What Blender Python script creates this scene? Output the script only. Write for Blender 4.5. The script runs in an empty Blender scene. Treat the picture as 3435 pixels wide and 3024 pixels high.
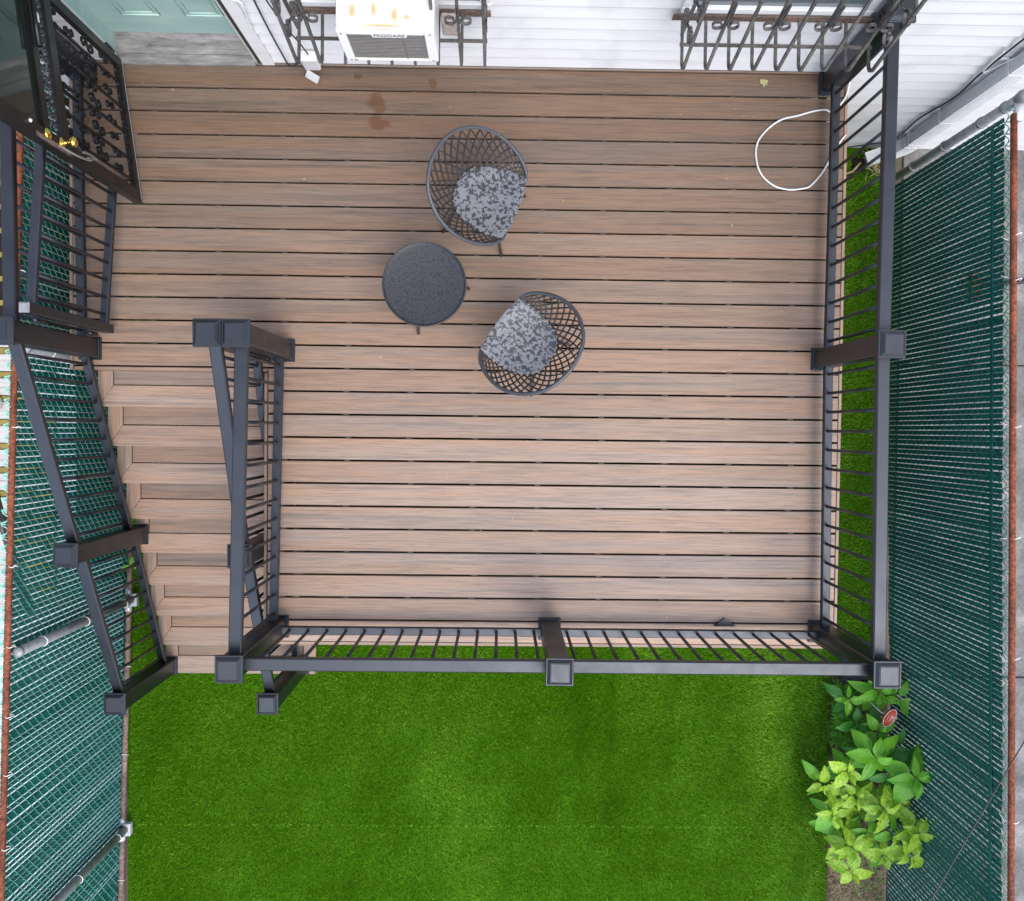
import bpy, math, random
import numpy as np
from mathutils import Vector, Matrix

rnd = random.Random(7)
scene = bpy.context.scene
COL = scene.collection

# ------------------------------------------------------------------ camera
cd = bpy.data.cameras.new('camera')
cam = bpy.data.objects.new('camera', cd)
COL.objects.link(cam)
cam.location = (0, 0, 5.3615)
cam.rotation_euler = (-0.02516, -0.01211, 0.01140)
cd.sensor_fit = 'HORIZONTAL'
cd.sensor_width = 36
cd.lens = 29.85
cd.clip_start = 0.05
cd.clip_end = 300
scene.camera = cam

# ------------------------------------------------------------------ sky, sun, exposure
SUN_EL, SUN_AZ = math.radians(60), math.radians(152)      # azimuth clockwise from +Y
world = bpy.data.worlds.new('World')
scene.world = world
world.use_nodes = True
wn, wl = world.node_tree.nodes, world.node_tree.links
bg = wn['Background']
sky = wn.new('ShaderNodeTexSky')
sky.sky_type = 'NISHITA'
sky.sun_disc = False
sky.sun_elevation = SUN_EL
sky.sun_rotation = SUN_AZ
sky.air_density = 1.0
sky.dust_density = 2.5
hs = wn.new('ShaderNodeHueSaturation')
hs.inputs['Saturation'].default_value = 0.8
hs.inputs['Value'].default_value = 1.0
wl.new(sky.outputs['Color'], hs.inputs['Color'])
wl.new(hs.outputs['Color'], bg.inputs['Color'])
bg.inputs['Strength'].default_value = 0.15

sd = bpy.data.lights.new('sun', 'SUN')
sd.energy = 0.7
sd.angle = math.radians(42)
sd.color = (1.0, 0.985, 0.965)
sun = bpy.data.objects.new('sun', sd)
COL.objects.link(sun)
sv = Vector((math.sin(SUN_AZ) * math.cos(SUN_EL), math.cos(SUN_AZ) * math.cos(SUN_EL), math.sin(SUN_EL)))
sun.rotation_euler = sv.to_track_quat('Z', 'Y').to_euler()
sun.location = sv * 20

scene.view_settings.view_transform = 'Standard'
scene.view_settings.look = 'None'
scene.view_settings.gamma = 1
scene.view_settings.exposure = 1.42
scene.view_settings.use_curve_mapping = False

GZ = -1.38            # yard level; the deck surface is z = 0
WALL = 2.27           # face of the house wall
EYE = np.eye(3)

# ------------------------------------------------------------------ mesh helpers
class MB:
    def __init__(s):
        s.v, s.f, s.sm = [], [], []

    def add(s, vs, fs, smooth=False):
        n = len(s.v)
        s.v += [tuple(map(float, p)) for p in vs]
        s.f += [tuple(i + n for i in q) for q in fs]
        s.sm += [smooth] * len(fs)
        return s

    def box(s, a, b):
        (x0, y0, z0), (x1, y1, z1) = a, b
        vs = [(x0, y0, z0), (x1, y0, z0), (x1, y1, z0), (x0, y1, z0), (x0, y0, z1), (x1, y0, z1), (x1, y1, z1), (x0, y1, z1)]
        return s.add(vs, [(0, 3, 2, 1), (4, 5, 6, 7), (0, 1, 5, 4), (1, 2, 6, 5), (2, 3, 7, 6), (3, 0, 4, 7)])

    def cbox(s, a, b, c=0.003):
        """box with chamfered edges"""
        a, b = np.array(a, float), np.array(b, float)
        m, h = (a + b) / 2, (b - a) / 2
        c = min(c, h.min() * 0.9)
        vs, idx = [], {}
        for sx in (-1, 1):
            for sy in (-1, 1):
                for sz in (-1, 1):
                    for ax in range(3):
                        p = np.array([sx, sy, sz]) * (h - c)
                        p[ax] = (sx, sy, sz)[ax] * h[ax]
                        idx[(sx, sy, sz, ax)] = len(vs)
                        vs.append(m + p)
        fs = []
        def face(ids):
            P = [np.array(vs[i]) for i in ids]
            n = np.cross(P[1] - P[0], P[2] - P[0])
            if n @ (sum(P) / len(P) - m) < 0:
                ids = ids[::-1]
            fs.append(tuple(ids))
        for ax in range(3):
            o = [i for i in range(3) if i != ax]
            for sg in (-1, 1):
                ids = []
                for u, w in ((-1, -1), (1, -1), (1, 1), (-1, 1)):
                    k = [0, 0, 0]; k[ax] = sg; k[o[0]] = u; k[o[1]] = w
                    ids.append(idx[(*k, ax)])
                face(ids)
            for u in (-1, 1):
                for w in (-1, 1):
                    k0 = [0, 0, 0]; k1 = [0, 0, 0]
                    k0[ax], k1[ax] = -1, 1
                    for k in (k0, k1):
                        k[o[0]] = u; k[o[1]] = w
                    face([idx[(*k0, o[0])], idx[(*k1, o[0])], idx[(*k1, o[1])], idx[(*k0, o[1])]])
        for sx in (-1, 1):
            for sy in (-1, 1):
                for sz in (-1, 1):
                    face([idx[(sx, sy, sz, ax)] for ax in range(3)])
        return s.add(vs, fs)

    def prism(s, prof, p0, p1, up=(0, 0, 1), smooth=False):
        """profile of (side, up) pairs swept from p0 to p1, ends cut upright"""
        p0, p1, up = Vector(p0), Vector(p1), Vector(up)
        d = p1 - p0
        if abs(up.z) > .99:
            d.z = 0
        side = d.cross(up).normalized()
        n = len(prof)
        vs = [p0 + side * a + up * b for a, b in prof] + [p1 + side * a + up * b for a, b in prof]
        fs = [(i, i + n, (i + 1) % n + n, (i + 1) % n) for i in range(n)]
        fs += [tuple(range(n)), tuple(range(2 * n - 1, n - 1, -1))]
        return s.add(vs, fs, smooth)

    def sweep(s, pts, prof, up=None, closed=False, smooth=True, scale=None):
        """profile of (a, b) offsets carried along a path with a steady frame"""
        P = [Vector(p) for p in pts]
        N, n = len(P), len(prof)
        T = []
        for i in range(N):
            if closed:
                t = P[(i + 1) % N] - P[i - 1]
            else:
                t = P[min(i + 1, N - 1)] - P[max(i - 1, 0)]
            T.append(t.normalized())
        if up is None:
            up = Vector((0, 0, 1)) if abs(T[0].z) < 0.9 else Vector((1, 0, 0))
            a = T[0].cross(up).normalized()
            fr = []
            for t in T:
                a = (a - t * a.dot(t))
                a = a.normalized() if a.length > 1e-6 else t.orthogonal().normalized()
                fr.append((a, t.cross(a)))
        else:
            up = Vector(up)
            fr = []
            for t in T:
                a = t.cross(up)
                a = a.normalized() if a.length > 1e-6 else t.orthogonal().normalized()
                fr.append((a, a.cross(t)))
        vs = []
        for i in range(N):
            k = scale[i] if scale else 1
            vs += [P[i] + fr[i][0] * (x * k) + fr[i][1] * (y * k) for x, y in prof]
        fs = []
        for i in range(N if closed else N - 1):
            j = (i + 1) % N
            for q in range(n):
                fs.append((i * n + q, i * n + (q + 1) % n, j * n + (q + 1) % n, j * n + q))
        if not closed:
            fs += [tuple(range(n - 1, -1, -1)), tuple(range((N - 1) * n, N * n))]
        return s.add(vs, fs, smooth)

    def tube(s, pts, r, n=8, closed=False, scale=None, smooth=True):
        prof = [(r * math.cos(2 * math.pi * i / n), r * math.sin(2 * math.pi * i / n)) for i in range(n)]
        return s.sweep(pts, prof, None, closed, smooth, scale)

    def lathe(s, prof, c=(0, 0, 0), n=24, smooth=True, axis=None):
        """(radius, height) pairs turned about an axis through c"""
        M = Vector(axis).normalized().to_track_quat('Z', 'Y').to_matrix() if axis else Matrix.Identity(3)
        c = Vector(c)
        vs, fs = [], []
        for r, h in prof:
            for i in range(n):
                a = 2 * math.pi * i / n
                vs.append(c + M @ Vector((r * math.cos(a), r * math.sin(a), h)))
        for k in range(len(prof) - 1):
            for i in range(n):
                j = (i + 1) % n
                fs.append((k * n + i, k * n + j, (k + 1) * n + j, (k + 1) * n + i))
        fs += [tuple(range(n - 1, -1, -1)), tuple(range((len(prof) - 1) * n, len(prof) * n))]
        return s.add(vs, fs, smooth)

    def mesh(s, name, mat=None, off=(0, 0, 0)):
        m = bpy.data.meshes.new(name)
        o = off
        m.from_pydata([(x - o[0], y - o[1], z - o[2]) for x, y, z in s.v], [], s.f)
        m.polygons.foreach_set('use_smooth', s.sm)
        if mat:
            m.materials.append(mat)
        m.update()
        return m


def link(name, mesh, parent=None, loc=(0, 0, 0), rot=None, scl=None):
    o = bpy.data.objects.new(name, mesh)
    COL.objects.link(o)
    o.location = loc
    if rot is not None:
        o.rotation_euler = rot
    if scl is not None:
        o.scale = scl if hasattr(scl, '__len__') else (scl,) * 3
    if parent:
        o.parent = parent
    return o


def tag(o, label=None, cat=None, group=None, kind=None):
    if label: o['label'] = label
    if cat: o['category'] = cat
    if group: o['group'] = group
    if kind: o['kind'] = kind
    return o


def thing(name, loc, label, cat, group=None):
    return tag(link(name, None, None, loc), label, cat, group)


def wpos(o):
    p = Vector(o.location)
    while o.parent:
        o = o.parent
        p += Vector(o.location)
    return p


def part(name, mb, mat, parent):
    """mesh given in world coordinates, as a child of an unrotated parent"""
    return link(name, mb.mesh(name, mat, wpos(parent)), parent)


def put(name, mesh, parent, wloc, rot=None, scl=None):
    """shared mesh placed at a world position under an unrotated parent"""
    return link(name, mesh, parent, Vector(wloc) - wpos(parent), rot, scl)


def solo(name, mb, mat, label=None, cat=None, group=None, kind=None, base=(0, 0, 0)):
    return tag(link(name, mb.mesh(name, mat, base), None, base), label, cat, group, kind)


def catmull(pts, seg=6, closed=False):
    P = [np.array(p, float) for p in pts]
    n = len(P)
    out = []
    for i in range(n if closed else n - 1):
        g = (lambda k: P[k % n]) if closed else (lambda k: P[min(max(k, 0), n - 1)])
        a, b, c, d = g(i - 1), g(i), g(i + 1), g(i + 2)
        for k in range(seg):
            t = k / seg
            out.append(0.5 * (2 * b + (c - a) * t + (2 * a - 5 * b + 4 * c - d) * t * t + (3 * b - a - 3 * c + d) * t ** 3))
    if not closed:
        out.append(P[-1])
    return out

# ------------------------------------------------------------------ materials
class Mat:
    """a small node-tree writer around one Principled shader"""
    def __init__(s, name, col=(.5, .5, .5), rough=.5, metal=0, spec=.5):
        s.m = bpy.data.materials.new(name)
        s.m.use_nodes = True
        s.t = s.m.node_tree
        s.b = s.t.nodes['Principled BSDF']
        s.b.inputs['Base Color'].default_value = (*col, 1)
        s.b.inputs['Roughness'].default_value = rough
        s.b.inputs['Metallic'].default_value = metal
        s.b.inputs['Specular IOR Level'].default_value = spec
        s._co = None

    def n(s, kind, **kw):
        o = s.t.nodes.new(kind)
        for k, v in kw.items():
            if k.startswith('i_'):
                key = k[2:].replace('_', ' ')
                o.inputs[int(key) if key.isdigit() else key].default_value = v
            else:
                setattr(o, k, v)
        return o

    def l(s, a, b):
        s.t.links.new(a, b)

    def coords(s, scale=(1, 1, 1), rand=True, world=False):
        if world:
            src = s.n('ShaderNodeNewGeometry').outputs['Position']
        else:
            src = s.n('ShaderNodeTexCoord').outputs['Object']
        mp = s.n('ShaderNodeMapping')
        mp.inputs['Scale'].default_value = scale
        s.l(src, mp.inputs['Vector'])
        if rand:
            oi = s.n('ShaderNodeObjectInfo')
            mu = s.n('ShaderNodeMath', operation='MULTIPLY')
            mu.inputs[1].default_value = 57.0
            s.l(oi.outputs['Random'], mu.inputs[0])
            s.l(mu.outputs[0], mp.inputs['Location'])
        return mp.outputs['Vector']

    def noise(s, co, scale=5, detail=4, rough=.55, dist=0):
        o = s.n('ShaderNodeTexNoise')
        o.inputs['Scale'].default_value = scale
        o.inputs['Detail'].default_value = detail
        o.inputs['Roughness'].default_value = rough
        o.inputs['Distortion'].default_value = dist
        s.l(co, o.inputs['Vector'])
        return o.outputs['Fac']

    def ramp(s, fac, stops, interp='LINEAR'):
        o = s.n('ShaderNodeValToRGB')
        o.color_ramp.interpolation = interp
        e = o.color_ramp.elements
        while len(e) < len(stops):
            e.new(.5)
        for k, (p, c) in zip(e, stops):
            k.position = p
            k.color = (*c, 1) if hasattr(c, '__len__') else (c, c, c, 1)
        s.l(fac, o.inputs['Fac'])
        return o.outputs['Color']

    def mix(s, fac, a, b, mode='MIX'):
        o = s.n('ShaderNodeMix', data_type='RGBA', blend_type=mode)
        for k, v in ((0, fac), (6, a), (7, b)):
            if hasattr(v, 'is_linked'):
                s.l(v, o.inputs[k])
            elif k == 0:
                o.inputs[0].default_value = v
            else:
                o.inputs[k].default_value = (*v, 1)
        return o.outputs[2]

    def math(s, op, a, b=0.0, clamp=False):
        o = s.n('ShaderNodeMath', operation=op, use_clamp=clamp)
        for k, v in ((0, a), (1, b)):
            if hasattr(v, 'is_linked'):
                s.l(v, o.inputs[k])
            else:
                o.inputs[k].default_value = v
        return o.outputs[0]

    def base(s, c): s.l(c, s.b.inputs['Base Color']); return s
    def rough(s, c): s.l(c, s.b.inputs['Roughness']); return s

    def bump(s, h, strength=.3, dist=.01):
        o = s.n('ShaderNodeBump')
        o.inputs['Strength'].default_value = strength
        o.inputs['Distance'].default_value = dist
        s.l(h, o.inputs['Height'])
        s.l(o.outputs['Normal'], s.b.inputs['Normal'])
        return s


def make_wood(name, along, stains=False):
    """brushed composite decking: long streaks of tan, orange and grey"""
    M = Mat(name, rough=.55)
    st = (.8, 30, 30) if along == 'x' else (30, .8, 30)
    fine = (5, 150, 150) if along == 'x' else (150, 5, 150)
    co, cf = M.coords(st), M.coords(fine)
    n1 = M.noise(co, 1.0, 5, .6, .3)
    n2 = M.noise(cf, 1.0, 3, .6)
    cs = M.coords(tuple(k * .45 for k in st))
    n3 = M.noise(cs, 1.0, 3, .5)
    base = M.ramp(n1, [(.22, (.095, .078, .068)), (.40, (.200, .157, .130)), (.54, (.250, .187, .148)), (.66, (.215, .176, .150)), (.80, (.300, .250, .212))])
    warm = M.ramp(n3, [(.40, (1, 1, 1)), (.62, (1.10, .95, .82))])
    c = M.mix(1.0, base, warm, 'MULTIPLY')
    fi = M.ramp(n2, [(.28, .66), (.5, 1.0), (.75, 1.16)])
    c = M.mix(1.0, c, fi, 'MULTIPLY')
    dk = M.ramp(M.noise(M.coords((2.0, 60, 60) if along == 'x' else (60, 2.0, 60)), 1.0, 3, .55), [(.58, 0), (.72, 1)])
    c = M.mix(M.math('MULTIPLY', dk, .42), c, (.13, .105, .09))
    dk2 = M.ramp(M.noise(M.coords((3.2, 150, 150) if along == 'x' else (150, 3.2, 150)), 1.0, 2, .5), [(.60, 0), (.68, 1)])
    c = M.mix(M.math('MULTIPLY', dk2, .42), c, (.095, .078, .070))
    oi = M.n('ShaderNodeObjectInfo')
    tone = M.ramp(oi.outputs['Random'], [(0, (.91, .915, .93)), (.5, (1, .985, .97)), (1, (1.05, 1.01, .97))])
    c = M.mix(1.0, c, tone, 'MULTIPLY')
    c = M.mix(1.0, c, M.n('ShaderNodeObjectInfo').outputs['Color'], 'MULTIPLY')
    # dark specks left by the rain
    spk = M.ramp(M.noise(M.coords((1, 1, 1), True, False), 230, 1, .5), [(.735, 0), (.77, 1)])
    dens = M.ramp(M.noise(M.coords((1, 1, 1), False, True), 1.1, 2, .5), [(.42, 0), (.62, 1)])
    c = M.mix(M.math('MULTIPLY', M.math('MULTIPLY', spk, dens), .6), c, (.09, .065, .05))
    rg = M.ramp(n1, [(.2, .42), (.8, .56)])
    if stains:
        pos = M.n('ShaderNodeNewGeometry').outputs['Position']
        w = M.noise(M.coords((1, 1, 1), False, True), 14, 3, .6)
        tot = None
        for (sx, sy, rx, ry) in ((-.80, 2.02, .062, .080), (-.79, 1.90, .065, .055), (-.455, 2.15, .030, .045), (-.92, 2.19, .03, .015)):
            mp = M.n('ShaderNodeMapping', vector_type='POINT')
            mp.inputs['Location'].default_value = (-sx / rx, -sy / ry, 0)
            mp.inputs['Scale'].default_value = (1 / rx, 1 / ry, 0)
            M.l(pos, mp.inputs['Vector'])
            ln = M.n('ShaderNodeVectorMath', operation='LENGTH')
            M.l(mp.outputs['Vector'], ln.inputs[0])
            d = M.math('ADD', ln.outputs['Value'], M.math('MULTIPLY', M.math('SUBTRACT', w, .5), 2.6))
            f = M.ramp(d, [(.55, 1), (1.10, 0)])
            tot = f if tot is None else M.math('MAXIMUM', tot, f)
        c = M.mix(M.math('MULTIPLY', tot, .78), c, M.mix(1.0, c, (.70, .44, .17), 'MULTIPLY'))
    M.base(c).rough(rg)
    hgt = M.math('ADD', M.math('MULTIPLY', n2, .5), n1)
    M.bump(hgt, .18, .002)
    return M.m


WOOD = make_wood('composite_decking', 'x', True)
WOODY = make_wood('composite_decking_crosswise', 'y')


def make_black(name, col=(.0060, .0062, .0080), rough=.40, drops=True, spec=.78):
    M = Mat(name, col, rough, 0, spec)
    M.b.inputs['Specular Tint'].default_value = (.80, .88, 1.0, 1)
    co = M.coords((1, 1, 1), True)
    n = M.noise(co, 9, 4, .6)
    c = M.ramp(n, [(.3, tuple(k * .82 for k in col)), (.7, tuple(k * 1.2 for k in col))])
    if drops:
        d = M.ramp(M.noise(co, 120, 1, .4), [(.70, 0), (.73, 1)])
        c = M.mix(M.math('MULTIPLY', d, .75), c, tuple(k * .35 for k in col))
    M.base(c)
    M.rough(M.ramp(n, [(.3, rough - .06), (.7, rough + .08)]))
    M.bump(M.noise(co, 420, 2, .5), .06, .001)
    return M.m


BLACK = make_black('black_powder_coat')
IRON = make_black('dark_bronze_iron', (.008, .007, .0065), .34, False, .35)


def make_rust(name, a, b, c, rough=.8):
    M = Mat(name, a, rough, 0, .3)
    co = M.coords((1, 1, 1), True)
    n = M.noise(co, 48, 6, .7)
    k = M.ramp(n, [(.30, c), (.46, a), (.60, b), (.74, a)])
    m = M.ramp(M.noise(co, 5, 3, .5), [(.4, .7), (.65, 1.15)])
    M.base(M.mix(1.0, k, m, 'MULTIPLY'))
    M.bump(n, .5, .003)
    return M.m


RUST = make_rust('rusted_pipe', (.150, .040, .024), (.26, .085, .035), (.045, .016, .012))
BROWNPIPE = make_rust('weathered_brown_pipe', (.16, .105, .088), (.26, .20, .17), (.09, .05, .04), .7)
GRILLE = make_rust('weathered_grey_ironwork', (.085, .080, .076), (.12, .112, .105), (.025, .022, .02), .55)
GRILLE_RUST = make_rust('rusting_ironwork', (.10, .085, .075), (.22, .12, .08), (.03, .025, .02), .7)


def make_plain(name, col, rough=.5, metal=0, var=.12, scale=12, bump=0, spec=.5):
    M = Mat(name, col, rough, metal, spec)
    co = M.coords((1, 1, 1), True)
    n = M.noise(co, scale, 5, .6)
    M.base(M.ramp(n, [(.3, tuple(k * (1 - var) for k in col)), (.7, tuple(min(k * (1 + var), 1) for k in col))]))
    if bump:
        M.bump(n, bump, .004)
    return M.m


GALV = make_plain('galvanised_steel', (.23, .24, .25), .5, .35, .25, 20)
GALV_LT = make_plain('bright_galvanised_fitting', (.50, .52, .54), .42, .3, .15, 30)
SLAT = make_plain('dark_green_vinyl_slat', (.009, .100, .084), .45, 0, .3, 6, 0, .35)
WIRE = make_plain('green_vinyl_wire', (.075, .28, .24), .4, 0, .3, 30)
WIRE_SHADED = make_plain('shaded_green_vinyl_wire', (.025, .17, .135), .35, 0, .3, 30)  # same wire as the left fence, right fence's shade put into the colour
WIRETOP = make_plain('faded_green_wire', (.24, .60, .49), .5, 0, .2, 40)
TIE = make_plain('white_tie_wire', (.72, .72, .70), .45, .1, .1, 40)
WHITE = make_plain('white_plastic', (.64, .65, .66), .4, 0, .06, 8)
CABLE_W = make_plain('off_white_cable', (.60, .60, .59), .45, 0, .12, 6)
CABLE_B = make_plain('black_rubber_cable', (.02, .02, .02), .5)
CABLE_G = make_plain('grey_cable', (.16, .15, .14), .5)
GREY_PAINT = make_plain('grey_side_board', (.46, .46, .46), .5, 0, .1, 8)
DARKGAP = make_plain('dark_timber', (.016, .012, .010), .85, 0, .3, 10, 0, .2)
CLIP = make_plain('fastener_clip', (.06, .05, .045), .5)
BRASS = Mat('polished_brass', (.80, .55, .13), .16, 1.0).m
GLASS = Mat('storm_glass', (.016, .022, .020), .05, 0, .6).m
WINGLASS = Mat('window_glass', (.10, .12, .14), .05, 0, .8).m
LOUVRE = make_plain('dark_louvre_plastic', (.13, .125, .12), .4, 0, .2, 20)
RADI = make_plain('dark_coil', (.008, .008, .008), .8, 0, .2, 20, 0, .2)
STONE = make_plain('dark_stone', (.07, .075, .085), .75, 0, .3, 9, .4)
SOIL = make_plain('soil', (.075, .055, .035), .95, 0, .5, 22, .6)
REDP = make_plain('red_plastic', (.42, .045, .022), .35, 0, .25, 18)
STRAWM = make_plain('dry_straw', (.40, .32, .17), .8, 0, .3, 30)
YELLOW = make_plain('olive_yellow_plank', (.24, .18, .035), .7, 0, .25, 10)


def make_siding():
    M = Mat('white_vinyl_siding', (.80, .815, .83), .42)
    co = M.coords((.7, 5, 5), True)
    n = M.noise(co, 2.2, 5, .6)
    c = M.ramp(n, [(.28, (.50, .495, .485)), (.42, (.585, .59, .60)), (.8, (.63, .635, .645))])
    d = M.ramp(M.noise(M.coords((1, 1, 1), False, True), 1.3, 4, .6), [(.30, .78), (.46, 1.0)])
    M.base(M.mix(1.0, c, d, 'MULTIPLY'))
    M.bump(M.noise(M.coords((3, 60, 60), True), 1.5, 3, .5), .05, .003)
    return M.m


SIDING = make_siding()


def make_concrete(name, a, b, scale=3.0):
    M = Mat(name, a, .85, 0, .3)
    co = M.coords((1, 1, 1), False, True)
    n = M.noise(co, scale, 8, .65)
    f = M.noise(co, 55, 4, .7)
    c = M.ramp(n, [(.3, tuple(k * .6 for k in a)), (.5, a), (.68, b)])
    M.base(M.mix(1.0, c, M.ramp(f, [(.3, .7), (.7, 1.18)]), 'MULTIPLY'))
    M.bump(f, .35, .004)
    return M.m


CONC = make_concrete('stained_concrete', (.160, .156, .152), (.265, .258, .250), 4.5)
CONC_L = make_concrete('pale_concrete', (.56, .59, .62), (.66, .69, .71), 1.5)
EARTH = make_concrete('earth', (.10, .08, .06), (.14, .11, .08), 4)


def make_greyplank():
    M = Mat('weathered_grey_plank', (.42, .41, .39), .8)
    co = M.coords((3, 60, 60), True)
    n = M.noise(co, 1, 5, .6)
    M.base(M.ramp(n, [(.25, (.12, .115, .105)), (.42, (.42, .41, .39)), (.8, (.56, .55, .53))]))
    M.bump(n, .3, .004)
    return M.m


PLANK = make_greyplank()


def make_door():
    M = Mat('faded_green_door_paint', (.27, .46, .40), .42)
    co = M.coords((1, 1, 1), False)
    n = M.noise(M.coords((1.2, 1, 4), False), 2.4, 5, .6)
    c = M.ramp(n, [(.3, (.205, .325, .30)), (.55, (.25, .375, .345)), (.75, (.33, .42, .36))])
    s = M.ramp(M.noise(co, 60, 3, .6), [(.68, 0), (.76, 1)])
    M.base(M.mix(M.math('MULTIPLY', s, .35), c, (.12, .17, .15)))
    return M.m


DOORP = make_door()


def make_sill():
    M = Mat('dirty_threshold_metal', (.4, .4, .39), .4, .25)
    n = M.noise(M.coords((2.5, 14, 14), False), 2.5, 7, .7)
    M.base(M.ramp(n, [(.28, (.07, .066, .062)), (.45, (.17, .165, .16)), (.62, (.26, .25, .24)), (.74, (.50, .48, .46))]))
    M.bump(n, .2, .002)
    return M.m


SILL = make_sill()


def make_ac():
    """white enamel with a few rust blooms on the lid"""
    M = Mat('white_enamel', (.70, .70, .69), .35)
    pos = M.n('ShaderNodeNewGeometry').outputs['Position']
    w = M.noise(M.coords((1, 1, 1), False, True), 22, 4, .6)
    tot = None
    for (sx, sy, rx, ry) in ((-.742, 2.00, .030, .060), (-.640, 2.01, .022, .052), (-.540, 1.985, .028, .058), (-.480, 1.975, .028, .020), (-.60, 1.940, .16, .010), (-.585, 1.918, .08, .006)):
        mp = M.n('ShaderNodeMapping', vector_type='POINT')
        mp.inputs['Location'].default_value = (-sx / rx, -sy / ry, 0)
        mp.inputs['Scale'].default_value = (1 / rx, 1 / ry, 0)
        M.l(pos, mp.inputs['Vector'])
        ln = M.n('ShaderNodeVectorMath', operation='LENGTH')
        M.l(mp.outputs['Vector'], ln.inputs[0])
        d = M.math('ADD', ln.outputs['Value'], M.math('MULTIPLY', M.math('SUBTRACT', w, .5), 1.3))
        f = M.ramp(d, [(.25, 1), (1.1, 0)])
        tot = f if tot is None else M.math('MAXIMUM', tot, f)
    sep = M.n('ShaderNodeSeparateXYZ')
    M.l(M.n('ShaderNodeNewGeometry').outputs['Normal'], sep.inputs[0])
    top = M.math('GREATER_THAN', sep.outputs['Z'], .5)
    f = M.math('MULTIPLY', M.math('MULTIPLY', tot, top), .85)
    M.base(M.mix(f, (.70, .70, .69), M.ramp(w, [(.35, (.62, .36, .12)), (.6, (.50, .25, .08))])))
    return M.m


ACW = make_ac()
LETTER = make_plain('grey_lettering', (.09, .09, .095), .5)


def make_wet(name, dark, light, scale, lo, hi, gloss=.22):
    """plastic part-covered by beads of rain"""
    M = Mat(name, light, .4)
    co = M.coords((1, 1, 1), True)
    a = M.noise(co, scale, 3, .55, .2)
    b = M.noise(co, scale * 2.3, 2, .5)
    big = M.noise(co, 7, 2, .5)
    v = M.math('ADD', M.math('ADD', M.math('MULTIPLY', a, .75), M.math('MULTIPLY', b, .25)), M.math('MULTIPLY', M.math('SUBTRACT', big, .5), .10))
    m = M.ramp(v, [(lo, 0), (hi, 1)])
    M.base(M.mix(m, light, dark))
    M.rough(M.ramp(m, [(0, .42), (1, gloss)]))
    return M.m


SEATM = make_wet('rain_beaded_grey_seat', (.020, .022, .027), (.140, .146, .162), 50, .505, .525, .45)
SHELLM = make_wet('grey_chair_rim', (.018, .018, .022), (.050, .053, .061), 150, .60, .64)
STRAPM = make_plain('dark_taupe_strap', (.036, .030, .029), .45, 0, .15, 30)
LEGM = make_plain('dark_brown_leg', (.045, .034, .032), .45, 0, .2, 20)
TABLEM = make_wet('rain_beaded_charcoal_table', (.008, .0085, .011), (.022, .024, .029), 80, .50, .58, .3)


def make_leaf(name, a, b, vein, mottled=False):
    M = Mat(name, a, .42)
    uv = M.n('ShaderNodeTexCoord').outputs['Object']
    co = M.coords((1, 1, 1), True)
    n = M.noise(co, 9 if mottled else 4, 5, .68, .6 if mottled else 0)
    c = M.ramp(n, [(.36, a), (.50, b), (.64, vein)]) if mottled else M.ramp(n, [(.3, a), (.75, b)])
    oi = M.n('ShaderNodeObjectInfo')
    c = M.mix(1.0, c, M.ramp(oi.outputs['Random'], [(0, (.72, .80, .75)), (.6, (1, 1, 1)), (1, (1.18, 1.10, 1.0))]), 'MULTIPLY')
    sep = M.n('ShaderNodeSeparateXYZ')
    M.l(uv, sep.inputs[0])
    ay = M.math('ABSOLUTE', sep.outputs['Y'])
    mid = M.ramp(ay, [(.006, 1), (.02, 0)])
    wv = M.math('SINE', M.math('MULTIPLY', M.math('SUBTRACT', sep.outputs['X'], M.math('MULTIPLY', ay, .9)), 62.0))
    side = M.ramp(wv, [(.86, 0), (.99, 1)])
    v = M.math('MAXIMUM', mid, M.math('MULTIPLY', side, .5))
    c = M.mix(M.math('MULTIPLY', v, .55), c, vein)
    M.base(c)
    M.bump(wv, .25, .004)
    tr = M.n('ShaderNodeBsdfTranslucent')
    M.l(c, tr.inputs['Color'])
    ms = M.n('ShaderNodeMixShader')
    ms.inputs[0].default_value = .28
    M.l(M.b.outputs[0], ms.inputs[1])
    M.l(tr.outputs[0], ms.inputs[2])
    M.l(ms.outputs[0], M.t.nodes['Material Output'].inputs['Surface'])
    return M.m


LEAF_B = make_leaf('bright_green_leaf', (.10, .36, .014), (.16, .46, .024), (.24, .54, .06))
LEAF_D = make_leaf('deep_green_leaf', (.035, .20, .022), (.06, .27, .03), (.11, .34, .06))
LEAF_V = make_leaf('yellow_mottled_leaf', (.12, .37, .014), (.29, .53, .028), (.50, .66, .085), True)
STEM = make_plain('green_stem', (.10, .16, .04), .6)


def make_turf():
    M = Mat('artificial_turf_blade', (.05, .2, .01), .8, 0, 0.0)
    at = M.n('ShaderNodeVertexColor', layer_name='tint')
    M.base(at.outputs['Color'])
    tr = M.n('ShaderNodeBsdfTranslucent')
    M.l(at.outputs['Color'], tr.inputs['Color'])
    ms = M.n('ShaderNodeMixShader')
    ms.inputs[0].default_value = .25
    M.l(M.b.outputs[0], ms.inputs[1])
    M.l(tr.outputs[0], ms.inputs[2])
    M.l(ms.outputs[0], M.t.nodes['Material Output'].inputs['Surface'])
    return M.m


TURF = make_turf()
TURFB = make_plain('turf_backing', (.028, .095, .001), .9, 0, .4, 60, 0, 0)

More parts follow.
